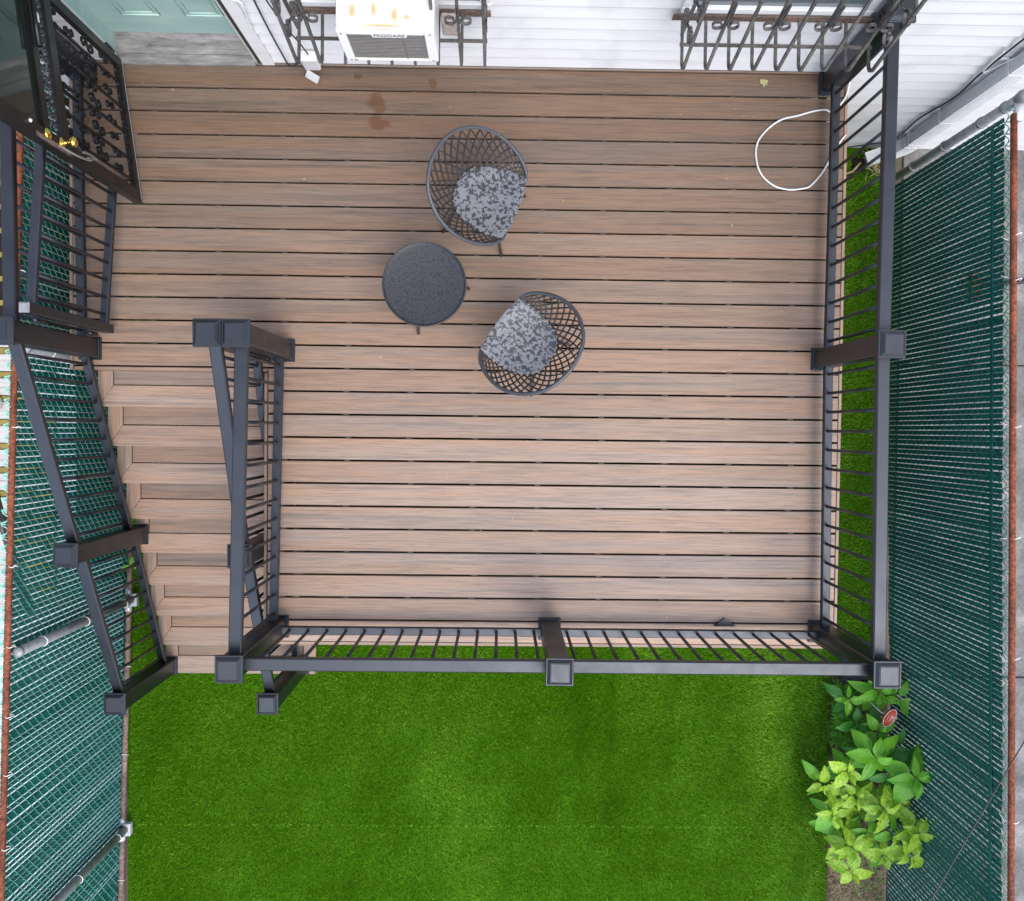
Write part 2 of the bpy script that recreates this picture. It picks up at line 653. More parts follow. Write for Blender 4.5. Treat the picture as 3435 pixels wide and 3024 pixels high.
# ------------------------------------------------------------------ the setting: ground, turf, slabs, bed
solo('ground', MB().box((-60, -60, GZ - .12), (60, 60, GZ - .02)), EARTH, kind='structure')
solo('lawn', MB().box((-2.95, -5.2, GZ - .02), (2.66, WALL, GZ)).box((2.66, -1.93, GZ - .02), (3.10, WALL, GZ)), TURFB, kind='structure')
slab = MB()
for y0, y1 in ((-6.5, -4.26), (-4.25, -1.955), (-1.945, .55), (.56, WALL)):
    slab.cbox((3.16, y0, GZ - .1), (9.5, y1, GZ), .006)
tag(solo('pavement', slab, CONC, kind='structure'))
solo('courtyard', MB().box((-9.5, -6.5, GZ - .1), (-2.99, -.95, GZ - .004)).box((-9.5, -.95, GZ - .1), (-3.36, .70, GZ - .004)), CONC_L, kind='structure')  # slab stops short; bare dark earth stands in for shade there
solo('flower_bed', MB().box((2.665, -5.2, GZ - .05), (3.15, -1.935, GZ + .002)), SOIL, kind='structure')


def fbm(x, y, seed, f0=1.0, octaves=4):
    r = np.random.RandomState(seed)
    out = np.zeros_like(x)
    amp = 1.0
    for o in range(octaves):
        for k in range(3):
            a = r.uniform(0, 2 * np.pi); ph = r.uniform(0, 6.3); f = f0 * 2 ** o * r.uniform(.7, 1.4)
            out += amp * np.sin((x * np.cos(a) + y * np.sin(a)) * f * 2 + ph) / 3
        amp *= .6
    return out


def turf(name, x0, x1, y0, y1, dens, seed):
    r = np.random.RandomState(seed)
    n = int((x1 - x0) * (y1 - y0) * dens)
    x, y = r.uniform(x0, x1, n), r.uniform(y0, y1, n)
    h = r.uniform(.016, .028, n)
    w = r.uniform(.0011, .0021, n)
    pile = .75 * fbm(x, y, 3, 1.6, 3) + .55 * fbm(x, y, 8, 5.0, 3)
    az = r.uniform(0, 2 * np.pi, n)
    lean = np.abs(r.normal(.55, .28, n)) * h
    # nap combed by the roll direction, with flattened bands
    upper = 1 / (1 + np.exp(-(y + 3.1) / .04))
    band = (.8 * np.exp(-((x - .66) / .07) ** 2) + np.exp(-((x - .90) / .045) ** 2) + .5 * np.exp(-((x - 1.35) / .05) ** 2)) * upper + .9 * np.exp(-((x - 2.42) / .06) ** 2) - .7 * np.exp(-((x - 2.12) / .14) ** 2)
    dx = np.cos(az) * lean + .004 * pile + .004
    dy = np.sin(az) * lean - .006 * band
    a2 = r.uniform(0, 2 * np.pi, n)
    wx, wy = np.cos(a2) * w, np.sin(a2) * w
    V = np.empty((n, 4, 3))
    V[:, 0] = np.c_[x - wx, y - wy, np.full(n, GZ - .002)]
    V[:, 1] = np.c_[x + wx, y + wy, np.full(n, GZ - .002)]
    V[:, 2] = np.c_[x + wx * .45 + dx, y + wy * .45 + dy, GZ + h]
    V[:, 3] = np.c_[x - wx * .45 + dx, y - wy * .45 + dy, GZ + h]
    me = bpy.data.meshes.new(name)
    me.vertices.add(n * 4); me.loops.add(n * 4); me.polygons.add(n)
    me.vertices.foreach_set('co', V.ravel())
    me.loops.foreach_set('vertex_index', np.arange(n * 4, dtype=np.int32))
    me.polygons.foreach_set('loop_start', np.arange(0, n * 4, 4, dtype=np.int32))
    me.polygons.foreach_set('loop_total', np.full(n, 4, dtype=np.int32))
    me.update()
    t = np.clip(r.normal(.50, .20, n) + .22 * pile - .26 * np.clip(band, -1, 1) + .05 * np.clip((x + 2.9) / 2, -1, 1), 0, 1)
    c0, c1, c2 = np.array([.058, .170, .008]), np.array([.165, .385, .020]), np.array([.35, .61, .062])
    t = t[:, None]
    c = np.where(t < .5, c0 + (c1 - c0) * t * 2, c1 + (c2 - c1) * (t - .5) * 2)
    pale = np.clip((x - 1.3) / 1.4, 0, 1)[:, None] * .35 * (r.uniform(0, 1, n)[:, None] < .5)
    c = c + pale * np.array([.12, .15, .09])
    # dry tips in the nap
    dry = (r.uniform(0, 1, n) < .05)[:, None]
    c = np.where(dry, np.array([.18, .26, .02]), c)
    ca = me.color_attributes.new('tint', 'FLOAT_COLOR', 'POINT')
    ca.data.foreach_set('color', np.repeat(np.c_[c, np.ones(n)], 4, axis=0).ravel())
    me.materials.append(TURF)
    return link(name, me)


tag(turf('grass', -2.93, 2.655, -4.6, -1.36, 27000, 1), 'short bright green artificial grass of the lower yard', 'grass', kind='stuff')
tag(turf('grass', 2.12, 3.07, -1.95, 2.2, 22000, 2), 'strip of green artificial grass between the deck and the right fence', 'grass', kind='stuff')
tag(turf('grass', -2.93, -2.5, -1.95, .2, 16000, 4), 'strip of green artificial grass between the stairs and the left fence', 'grass', kind='stuff')
seam = MB()
for i in range(150):
    x = -2.9 + 5.5 * i / 149
    x += rnd.uniform(-.05, .05)
    yy = -3.175 + rnd.uniform(-.006, .006)
    seam.add([(x - .010, yy - .002, GZ + .026), (x + .010, yy - .002, GZ + .029), (x + .008, yy + .002, GZ + .029)], [(0, 1, 2)])
tag(solo('turf_seam', seam, make_plain('pale_turf_fibre', (.17, .37, .03), .8, 0, .12, 12, 0, 0), kind='stuff'), 'pale seam where two turf rolls meet', 'grass')

# straw mulch and small ground cover in the bed
straw = MB()
for i in range(5200):
    x = rnd.uniform(2.68, 3.12)
    y = rnd.uniform(-4.9, -3.0) if i % 5 else rnd.uniform(-3.0, -1.97)
    a, l, z = rnd.uniform(0, math.pi), rnd.uniform(.02, .09), GZ + rnd.uniform(.004, .045)
    dx, dy = math.cos(a) * l / 2, math.sin(a) * l / 2
    ox, oy = -math.sin(a) * .0014, math.cos(a) * .0014
    z2 = z + rnd.uniform(-.012, .02)
    straw.add([(x - dx, y - dy, z), (x + dx, y + dy, z2), (x + dx + ox, y + dy + oy, z2), (x - dx + ox, y - dy + oy, z)], [(0, 1, 2, 3)])
tag(solo('straw_mulch', straw, STRAWM, kind='stuff'), 'dry tan straw mulch spread over the bed', 'mulch')
cover = MB()
for i in range(1500):
    k = rnd.random()
    if k < .8:
        x, y = rnd.gauss(2.75, .07), rnd.uniform(-2.5, -1.98)
    else:
        x, y = rnd.gauss(3.0, .1), rnd.uniform(-4.6, -2.2)
    x = min(max(x, 2.67), 3.05)
    a, l, z = rnd.uniform(0, 6.28), rnd.uniform(.012, .032), GZ + rnd.uniform(.02, .14)
    c, s = math.cos(a), math.sin(a)
    tz = rnd.uniform(-.008, .008)
    q = [(0, 0, 0), (.5, .38, .003), (1, 0, -.004), (.5, -.38, .003)]
    cover.add([(x + (c * u - s * v) * l, y + (s * u + c * v) * l, z + w + tz * u) for u, v, w in q], [(0, 1, 2, 3)])
tag(solo('ground_cover', cover, LEAF_B, kind='stuff'), 'small green weeds creeping between turf and plants', 'weeds')

# ------------------------------------------------------------------ house wall
house = thing('house', (0, WALL, GZ), 'white vinyl sided house wall along the top of the deck', 'house')
EXP = .127
DX0, DX1 = -2.40, -1.45         # doorway with its casing


def siding_piece(x0, x1, z0):
    """one lap of double-four siding: it leans out towards its lower edge"""
    m = MB()
    y_t, y_b = WALL + .006, WALL - .014
    z1 = z0 + EXP
    vs = []
    for x in (x0, x1):
        vs += [(x, y_t + .02, z1), (x, y_t, z1), (x, y_b, z0 + .014), (x, y_b + .004, z0 + .002), (x, y_t + .02, z0 + .002)]
    m.add(vs, [(i, (i + 1) % 5, (i + 1) % 5 + 5, i + 5) for i in range(5)] + [(4, 3, 2, 1, 0), (5, 6, 7, 8, 9)])
    return m


lap = {}
k = 0
z = GZ - .01
while z < 5.0:
    segs = [(-7.0, DX0 - .0), (DX1, 7.5)] if -.03 < z + EXP * .5 < 2.15 else [(-7.0, 7.5)]
    for (x0, x1) in segs:
        key = (x0, x1)
        if key not in lap:
            lap[key] = siding_piece(x0, x1, 0).mesh('siding_board', SIDING, ((x0 + x1) / 2, WALL, 0))
        put('siding_board', lap[key], house, ((x0 + x1) / 2, WALL, z))
    z += EXP
part('wall', MB().box((-7, WALL + .16, GZ - .3), (7.5, WALL + .4, 5.2)), SIDING, house)
part('foundation', MB().box((-7, WALL + .012, GZ - .3), (7.5, WALL + .15, GZ + .03)), CONC, house)
part('ledger_trim', MB().cbox((-2.62, 2.249, -.03), (2.16, 2.257, .012), .002), WOOD, house)

# entry door set back in its frame
door = part('entry_door', MB().box((DX0, WALL + .120, .105), (DX1 - .10, WALL + .158, 2.12)), DOORP, house)
door['label'] = 'pale green panelled entry door'
for x0, x1 in ((-2.235, -2.015), (-1.865, -1.645)):
    mo = MB()
    for (z0, z1) in ((.335, .95), (1.1, 1.95)):
        for ins, y in ((0, .117), (.028, .1185)):
            a0, a1, b0, b1 = x0 + ins, x1 - ins, z0 + ins, z1 - ins
            pts = [(a0, WALL + y, b0), (a1, WALL + y, b0), (a1, WALL + y, b1), (a0, WALL + y, b1)]
            for i in range(4):
                mo.tube([pts[i], pts[(i + 1) % 4]], .0045 if ins == 0 else .003, 6)
    part('panel_moulding', mo, make_plain('pale_green_moulding', (.42, .60, .54), .4) if x0 < -2.2 else bpy.data.materials['pale_green_moulding'], door)
jl = part('door_jamb', MB().cbox((DX0 - .018, WALL - .016, 0), (DX0, WALL + .158, 2.12), .002), DOORP, house)
part('door_jamb', MB().cbox((DX1 - .10, WALL - .012, 0), (DX1 - .085, WALL + .158, 2.12), .002), GREY_PAINT, house)
part('weather_strip', MB().box((DX1 - .085, WALL - .018, 0), (DX1 - .062, WALL + .05, 2.12)), CABLE_B, house)
part('door_casing', MB().cbox((DX1 - .062, WALL - .024, 0), (DX1 + .015, WALL - .001, 2.2), .004), SIDING, house)
part('door_casing', MB().cbox((DX0 - .045, WALL - .022, .0), (DX0 - .020, WALL - .001, 2.2), .004), SIDING, house)
th = MB()
th.prism([(-.035, 0), (-.035, .024), (.02, .034), (.02, .046), (.10, .062), (.155, .104), (.157, 0)], (DX1 - .10, WALL, 0), (DX0, WALL, 0))
part('threshold', th, SILL, house)

# ------------------------------------------------------------------ deck
P = .1445
GAP = .0114
G0 = 2.1037
XL, XR = -2.685, 2.128
XC = -1.468                      # left edge of the lower part of the deck
deck = thing('deck', (0, 0, GZ), 'raised deck of tan composite boards with wood grain streaks', 'deck')


def board_mesh(L, W, T=.024, mat=WOOD):
    """board with eased top edges and a clip groove along both sides"""
    h, c, g = W / 2, .0026, .010
    half = [(h - c, 0), (h, -c), (h, -.0075), (h - g, -.0085), (h - g, -.0155), (h, -.0165), (h, -T)]
    prof = half + [(-y, z) for y, z in half[::-1]]
    n = len(prof)
    vs = [(-L / 2, y, z) for y, z in prof] + [(L / 2, y, z) for y, z in prof]
    fs = [(i, (i + 1) % n, (i + 1) % n + n, i + n) for i in range(n)] + [tuple(range(n - 1, -1, -1)), tuple(range(n, 2 * n))]
    return MB().add(vs, fs).mesh('deck_board', mat)


full, short = board_mesh(XR - XL, P - GAP), board_mesh(XR - XC, P - GAP)
edge = board_mesh(XR - XC, .130)
NB = 25
for r in range(NB):
    y1 = G0 - (r - 1) * P
    y0 = G0 - r * P
    row_frac = r / (NB - 1)            # boards turn darker and browner towards the wall
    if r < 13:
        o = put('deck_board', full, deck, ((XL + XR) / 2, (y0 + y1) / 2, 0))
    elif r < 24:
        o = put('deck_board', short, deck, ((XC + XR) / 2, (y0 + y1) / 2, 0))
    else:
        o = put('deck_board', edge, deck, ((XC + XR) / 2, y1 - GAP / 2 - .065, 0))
    k = .51 + .71 * min(1, row_frac * 1.1)
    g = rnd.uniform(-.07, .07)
    q = min(1, row_frac * 1.15)
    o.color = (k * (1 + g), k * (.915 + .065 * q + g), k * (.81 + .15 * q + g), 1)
fas = MB().cbox((XR + .006, -1.379, -.21), (XR + .026, 2.245, -.004), .003)
part('fascia_board', fas, WOODY, deck)
part('fascia_board', MB().cbox((XC - .004, -1.379, -.21), (XR + .003, -1.359, -.004), .003), WOOD, deck)
part('fascia_board', MB().cbox((XC - .028, -1.379, -.21), (XC - .008, .335, -.004), .003), WOODY, deck)
part('fascia_board', MB().cbox((XL, .345, -.132), (XC - .006, .365, -.004), .003), WOOD, deck)
part('fascia_board', MB().cbox((XL - .028, .345, -.21), (XL - .006, 2.245, -.004), .003), WOODY, deck)
jm = MB().box((-.019, -.5, -.21), (.019, .5, -.026)).mesh('joist', DARKGAP)
for i in range(12):
    x = XL + .10 + i * .402
    y0, y1 = (-1.34, 2.24) if x > XC else (.40, 2.24)
    put('joist', jm, deck, (x, (y0 + y1) / 2, 0), None, (1, y1 - y0, 1))
clips = MB()
for r in range(23):
    y = G0 - r * P
    for i in range(12):
        x = XL + .10 + i * .402
        if (r >= 12 and x < XC) or rnd.random() < .12:
            continue
        x += rnd.uniform(-.012, .012)
        clips.box((x - .017, y - .0028, -.02), (x + .017, y + .0028, -.0065))
cl = part('fastener_clip', clips, CLIP, deck)
cl['kind'] = 'stuff'
pm = MB().cbox((-.07, -.07, GZ - .02), (.07, .07, -.21), .004).mesh('support_post', DARKGAP)
for x in (-1.25, .3, 1.95):
    for y in (-1.15, .6, 2.1):
        put('support_post', pm, deck, (x, y, 0))
put('support_post', pm, deck, (-2.5, 2.1, 0))

part('light_block_panel', MB().box((XC + .03, -1.335, GZ), (XR - .03, -1.32, -.2105)), DARKGAP, deck)  # added unseen panels that block light so the board gaps stay black
part('light_block_panel', MB().box((XR - .045, -1.315, GZ), (XR - .03, 2.23, -.2105)), DARKGAP, deck)
part('shade_sheet', MB().box((-2.62, -1.317, GZ + .001), (2.08, 2.25, GZ + .004)), RADI, deck)  # added black sheet, stands in for the shade under the deck

# ------------------------------------------------------------------ staircase
RUN, RISE, EDGE0 = .2557, .138, .372
SL, SR = -2.60, -1.432
stairs = thing('staircase', ((SL + SR) / 2, -1.0, GZ), 'flight of nine tan composite steps descending beside the deck', 'staircase')


def poly_board(pts, T=.024, c=.003):
    """flat board from a plan polygon (counter-clockwise) with an eased top edge"""
    P2 = [Vector((x, y)) for x, y in pts]
    n = len(P2)
    ins = []
    for i in range(n):
        a, b, d = P2[i - 1], P2[i], P2[(i + 1) % n]
        e1, e2 = (b - a).normalized(), (d - b).normalized()
        n1, n2 = Vector((-e1.y, e1.x)), Vector((-e2.y, e2.x))
        m = (n1 + n2)
        ins.append(b + m * (c / max(.3, m.dot(n1))))
    vs = [(p.x, p.y, -T) for p in P2] + [(p.x, p.y, -c) for p in P2] + [(p.x, p.y, 0) for p in ins]
    fs = [tuple(range(n - 1, -1, -1)), tuple(range(2 * n, 3 * n))]
    for i in range(n):
        j = (i + 1) % n
        fs += [(i, j, n + j, n + i), (n + i, n + j, 2 * n + j, 2 * n + i)]
    return MB().add(vs, fs)


SW, FW = .098, .138
fr = poly_board([(SL, 0), (SR, 0), (SR - SW, FW), (SL + SW, FW)]).mesh('tread_board', WOOD)
bk = poly_board([(SL + SW + .005, FW + .005), (SR - SW - .005, FW + .005), (SR - SW - .005, RUN + .012), (SL + SW + .005, RUN + .012)]).mesh('tread_board', WOOD)
sl_ = poly_board([(SL, .002), (SL + SW - .0015, FW + .001), (SL + SW - .0015, RUN + .012), (SL, RUN + .012)]).mesh('side_board', WOODY)
sr_ = poly_board([(SR, .002), (SR, RUN + .012), (SR - SW + .0015, RUN + .012), (SR - SW + .0015, FW + .001)]).mesh('side_board', WOODY)
ri = MB().cbox((SL + .006, .014, -RISE - .0), (SR - .006, .032, -.026), .002).mesh('riser_board', WOOD)
for k in range(1, 10):
    y, z = EDGE0 - k * RUN, -k * RISE
    for nm, me in (('tread_board', fr), ('tread_board', bk), ('side_board', sl_), ('side_board', sr_), ('riser_board', ri)):
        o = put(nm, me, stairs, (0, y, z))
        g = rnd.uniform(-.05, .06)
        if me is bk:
            g -= .30  # back boards darkened: nosing shade and dirt put into the colour
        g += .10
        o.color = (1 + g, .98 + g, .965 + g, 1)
st = MB()
for x in (SL + .05, (SL + SR) / 2, SR - .05):
    vs = []
    for xx in (x - .018, x + .018):
        vs += [(xx, .33, -.205), (xx, -1.67, -1.285), (xx, -1.67, GZ - .01), (xx, -1.45, GZ - .01), (xx, .33, -.50)]
    st.add(vs, [(4, 3, 2, 1, 0), (5, 6, 7, 8, 9)] + [(i, (i + 1) % 5, (i + 1) % 5 + 5, i + 5) for i in range(5)])
part('stringer', st, DARKGAP, stairs)

# ------------------------------------------------------------------ railing posts and panels
SLV, SKT, CAP = .0565, .0705, .073
skirt_m = MB().cbox((-SKT, -SKT, .001), (SKT, SKT, .016), .003).cbox((-SKT + .006, -SKT + .006, .016), (SKT - .006, SKT - .006, .030), .004).mesh('base_skirt', BLACK)
cm = MB().cbox((-CAP, -CAP, -.046), (CAP, CAP, -.027), .003)
b0, b1, b2 = CAP - .004, CAP - .007, .050
cm.add([(-b1, -b1, -.027), (b1, -b1, -.027), (b1, b1, -.027), (-b1, b1, -.027), (-b2, -b2, -.010), (b2, -b2, -.010), (b2, b2, -.010), (-b2, b2, -.010)],
       [(0, 1, 5, 4), (1, 2, 6, 5), (2, 3, 7, 6), (3, 0, 4, 7), (4, 5, 6, 7)])
b3 = b2 - .0025
cm.cbox((-b3, -b3, -.012), (b3, b3, -.006), .0015)
cap_m = cm.mesh('post_cap', BLACK)
sleeves = {}


def railing_post(x, y, z0, zcap, label, rot=0):
    t = thing('railing_post', (x, y, z0), label, 'post', 'black railing posts')
    h = round(zcap - z0, 3)
    if h not in sleeves:
        sleeves[h] = MB().cbox((-SLV, -SLV, .0), (SLV, SLV, h - .03), .006).mesh('post_sleeve', BLACK)
    link('post_sleeve', sleeves[h], t)
    link('base_skirt', skirt_m, t)
    link('post_cap', cap_m, t, (0, 0, h), (0, 0, rnd.uniform(-.012, .012)))
    return t


PA, PB, PC, PD, PE, PF = (2.033, 2.187), (2.020, .464), (2.034, -1.264), (.317, -1.262), (-1.402, -1.262), (-1.372, .478)
PG, PH, PI = (-1.520, .478), (-2.578, .475), (-2.605, 2.178)
PJ, PK, PL, PM = (-2.572, -.776), (-2.572, -1.870), (-1.556, -.776), (-1.552, -1.862)
Z5, Z9 = -5 * RISE, -9 * RISE
railing_post(*PA, .0, 1.0, 'black railing post against the white wall under the right window grille')
railing_post(*PB, .0, 1.0, 'black post in the middle of the right hand deck railing')
railing_post(*PC, .0, 1.0, 'black corner post of the deck above the leafy green plants')
railing_post(*PD, .0, 1.0, 'black post in the middle of the railing facing the lawn')
railing_post(*PE, .0, 1.0, 'black corner post of the deck above the foot of the stairs')
railing_post(*PF, .0, 1.0, 'black post at the stair head, on the deck side of a touching pair')
railing_post(*PG, .0, 1.0, 'black post at the stair head, on the stair side of a touching pair')
railing_post(*PH, .0, 1.0, 'black post at the stair head beside the open railing gate')
railing_post(*PI, .0, 1.0, 'black railing post against the wall behind the iron door')
railing_post(*PJ, Z5, .355, 'black post halfway down the stairs on the green fence side')
railing_post(*PK, Z9, -.283, 'black post at the foot of the stairs on the green fence side')
railing_post(*PL, Z5, .325, 'black post halfway down the stairs under the deck railing')
railing_post(*PM, Z9, -.283, 'black post at the foot of the stairs under the deck corner')

TOPP = [(-.0345, -.038), (.0345, -.038), (.0345, -.006), (.0285, 0), (-.0285, 0), (-.0345, -.006)]
BOTP = [(-.025, -.036), (.025, -.036), (.025, -.004), (.021, 0), (-.021, 0), (-.025, -.004)]
bal_m = MB().lathe([(.0095, 0), (.0095, 1)], n=10).mesh('baluster', BLACK)
foot_m = MB().lathe([(.014, 0), (.014, .004), (.011, .008)], n=10).mesh('baluster_foot', BLACK)


def railing_panel(p0, p1, zt0, zt1, zb0, zb1, n, label):
    p0, p1 = Vector(p0), Vector(p1)
    d = (p1 - p0).normalized()
    L = (p1 - p0).length
    t = thing('stair_railing' if 'sloping' in label else 'deck_railing', (*(p0 + p1) / 2, min(zb0, zb1) - .09), label, 'railing', 'black baluster railings')
    e = SLV + .001
    def pt(s, za, zb):
        q = p0 + d * s
        return (q.x, q.y, za + (zb - za) * s / L)
    part('top_rail', MB().prism(TOPP, pt(e, zt0, zt1), pt(L - e, zt0, zt1)), BLACK, t)
    br = part('bottom_rail', MB().prism(BOTP, pt(e, zb0, zb1), pt(L - e, zb0, zb1)), BLACK, t)
    for i in range(n):
        s = L * (i + .5) / n
        s = e + .045 + (L - 2 * e - .09) * i / (n - 1)
        x, y, a = pt(s, zb0, zb1)
        b = pt(s, zt0, zt1)[2]
        put('baluster', bal_m, t, (x, y, a - .012), None, (1, 1, b - a - .012))
    return t


RT, RB = .88, .125
railing_panel(PA, PB, RT, RT, RB, RB, 14, 'black railing along the right deck edge, between house wall and middle post')
railing_panel(PB, PC, RT, RT, RB, RB, 14, 'black railing along the right deck edge, between middle post and plant corner')
railing_panel(PD, PC, RT, RT, RB, RB, 14, 'black railing facing the lawn, between its middle post and the plant corner')
railing_panel(PE, PD, RT, RT, RB, RB, 14, 'black railing facing the lawn, between the stair corner and its middle post')
railing_panel(PF, PE, RT, RT, RB, RB, 14, 'black level railing between the deck boards and the stairs')
railing_panel(PI, PH, RT, RT, RB, RB, 14, 'black level railing behind the open gate and iron door')
railing_panel(PH, PJ, .87, .215, .115, -.535, 10, 'black sloping railing of the upper stairs on the fence side')
railing_panel(PJ, PK, .185, -.395, -.57, -1.135, 9, 'black sloping railing of the lower stairs on the fence side')
railing_panel(PG, PL, .87, .215, .115, -.535, 10, 'black sloping railing of the upper stairs beside the deck')
railing_panel(PL, PM, .185, -.395, -.57, -1.135, 9, 'black sloping railing of the lower stairs beside the deck')

# the open gate that closes the stair head
gate = thing('railing_gate', (-2.41, 1.03, .06), 'black baluster gate standing open along the left railing', 'gate')
GA, GB = Vector((-2.425, .590)), Vector((-2.372, 1.475))
gd = (GB - GA).normalized()
for q, nm in ((GA, 'hinge_stile'), (GB, 'latch_stile')):
    part(nm, MB().cbox((q.x - .027, q.y - .027, .075), (q.x + .027, q.y + .027, 1.015), .004), BLACK, gate)
    part('stile_cap', MB().add([(q.x + a * .027, q.y + b * .027, 1.0155) for a, b in ((-1, -1), (1, -1), (1, 1), (-1, 1))] + [(q.x + a * .019, q.y + b * .019, 1.027) for a, b in ((-1, -1), (1, -1), (1, 1), (-1, 1))],
         [(0, 1, 5, 4), (1, 2, 6, 5), (2, 3, 7, 6), (3, 0, 4, 7), (4, 5, 6, 7)]), GALV, gate)
ga, gb = GA + gd * .028, GB - gd * .028
part('top_rail', MB().prism([(-.022, -.03), (.022, -.03), (.022, -.006), (.016, 0), (-.022, 0)], (*ga, .965), (*gb, .965)), BLACK, gate)
part('bottom_rail', MB().prism([(-.022, -.03), (.022, -.03), (.022, -.006), (.016, 0), (-.022, 0)], (*ga, .165), (*gb, .165)), BLACK, gate)
for i in range(8):
    q = ga + (gb - ga) * ((i + .5) / 8)
    put('baluster', bal_m, gate, (q.x, q.y, .16), None, (1, 1, .79))
for zz in (.22, .82):
    h = MB().cbox((GA.x - .06, .533, zz - .03), (GA.x - .01, .540, zz + .03), .002)
    h.tube([(GA.x - .035, .548, zz - .045), (GA.x - .035, .548, zz + .045)], .012, 10)
    part('hinge', h, BLACK, gate)
part('drop_bolt', MB().tube([(GB.x, GB.y - .04, .05), (GB.x, GB.y - .04, .5)], .008, 8), BLACK, gate)

# ------------------------------------------------------------------ chain link fences with privacy slats
FPITCH = .0359


def fence(xf, y_top, y_bot, side, zt, zs, rail_mat, label, wire_front, top_dx, loop_z, wire_mat=None, w=.0142):
    """xf(y): x of the fence line; side: +1 when the yard lies towards +x"""
    t = thing('chain_link_fence', (xf(0), (y_top + y_bot) / 2, GZ), label, 'fence')
    zb = GZ + .035
    H = zs - zb
    sm = MB()
    sm.add([(-.0012, -w, 0), (.0022, 0, 0), (-.0012, w, 0), (-.0012, -w, H), (.0022, 0, H), (-.0012, w, H), (-.0034, 0, 0), (-.0034, 0, H)],
           [(0, 1, 4, 3), (1, 2, 5, 4), (2, 6, 7, 5), (6, 0, 3, 7), (0, 6, 2, 1), (3, 4, 5, 7)])
    smesh = sm.mesh('slat', SLAT)
    n = int((y_top - y_bot) / FPITCH)
    for i in range(n):
        y = y_top - (i + .5) * FPITCH
        bow = .010 * math.sin(y * 1.9 + side) + .006 * math.sin(y * 5.3)
        tx = rnd.gauss(0, .0010) + .0016 * math.sin(y * 3.1)
        put('slat', smesh, t, (xf(y) + bow, y + rnd.gauss(0, .0007), zb + rnd.uniform(-.008, .004)), (tx, -bow * .8 / H, rnd.gauss(0, .10)))
    # zig-zag wires, woven in front of and behind the slats
    wm, tm = MB(), MB()
    r = .0026
    prof = [(r, 0), (0, r), (-r, 0), (0, -r)]
    pb = [(x * 1.4, y * 1.4) for x, y in prof]
    nz = int((loop_z - zb) / FPITCH)
    def bowed(yy, k):
        return (.010 * math.sin(yy * 1.9 + side) + .006 * math.sin(yy * 5.3)) * (1 - .8 * k / nz)
    for j in range(n):
        ya, yb_ = y_top - j * FPITCH, y_top - (j + 1) * FPITCH
        pts = []
        for k in range(nz + 1):
            yy = ya if (k + j) % 2 == 0 else yb_
            zz = zb + k * FPITCH
            pts.append((xf(yy) + bowed(yy, k) + side * .001, yy, zz))
            if k < nz:
                front = ((k + j) % 2 == 0) == (side * wire_front < 0)
                ym = (ya + yb_) / 2
                for q in (.25, .75):
                    yq = yy + ((yb_ if (k + j) % 2 == 0 else ya) - yy) * q
                    pts.append((xf(yq) + bowed(yq, k) + side * (.0062 if front else -.0062), yq, zz + FPITCH * q))
        wm.sweep(pts, prof, None, False, True)
    for j in range(n // 2 + 1):
        yc = y_top - j * 2 * FPITCH
        # twisted barbs along the top
        y0 = yc
        x0 = xf(y0) + top_dx
        tw = []
        jit = rnd.uniform(-.006, .006)
        for k in range(11):
            s = k / 10
            a = s * 2 * math.pi * 1.25
            tw.append((x0 + .008 * math.sin(a) - side * .014 * s, y0 + FPITCH * (1 - s) * .9 + jit, loop_z - .02 + .042 * math.sin(s * math.pi) + .004 * math.cos(a)))
        tm.sweep(tw, pb, None, False, True)
        tm.sweep([(x0 + side * .002, y0 + FPITCH * .95, loop_z - .055), (x0 - side * .006, y0 + FPITCH * .5, loop_z - .012), (x0 - side * .012, y0 + jit, loop_z + .018), (x0 - side * .005, y0 - FPITCH * .4, loop_z - .004), (x0 + side * .002, y0 - FPITCH * .95, loop_z - .05)], pb, None, False, True)
    o = part('wire_mesh', wm, wire_mat or WIRE, t); o['kind'] = 'stuff'
    o = part('twisted_barbs', tm, WIRETOP, t); o['kind'] = 'stuff'
    rail = [(xf(y) , y, zt) for y in np.linspace(y_top - .02, y_bot, 14)]
    part('top_rail', MB().tube(rail, .0195, 12), rail_mat, t)
    return t


def xr(y): return 3.052 + (1.95 - y) * .0225
def xl(y): return -2.868 + (y - .2) * .028


fr_t = fence(lambda y: xr(y) - .022, 1.93, -4.7, -1, .29, .195, RUST, 'green slatted chain link fence with rusty top rail beside plants and deck', 1, -.002, .268, WIRE_SHADED, .0152)
part('lock_strip', MB().prism([(-.004, -.012), (.004, -.012), (.004, .012), (-.004, .012)], (xr(1.9) - .032, 1.9, .085), (xr(-4.7) - .032, -4.7, .085)), SLAT, fr_t)
fl_t = fence(lambda y: xl(y) - .024, 2.2, -4.7, 1, .29, .255, RUST, 'green slatted chain link fence with rusty top rail beside the stairs', 1, -.006, .325, None, .0152)
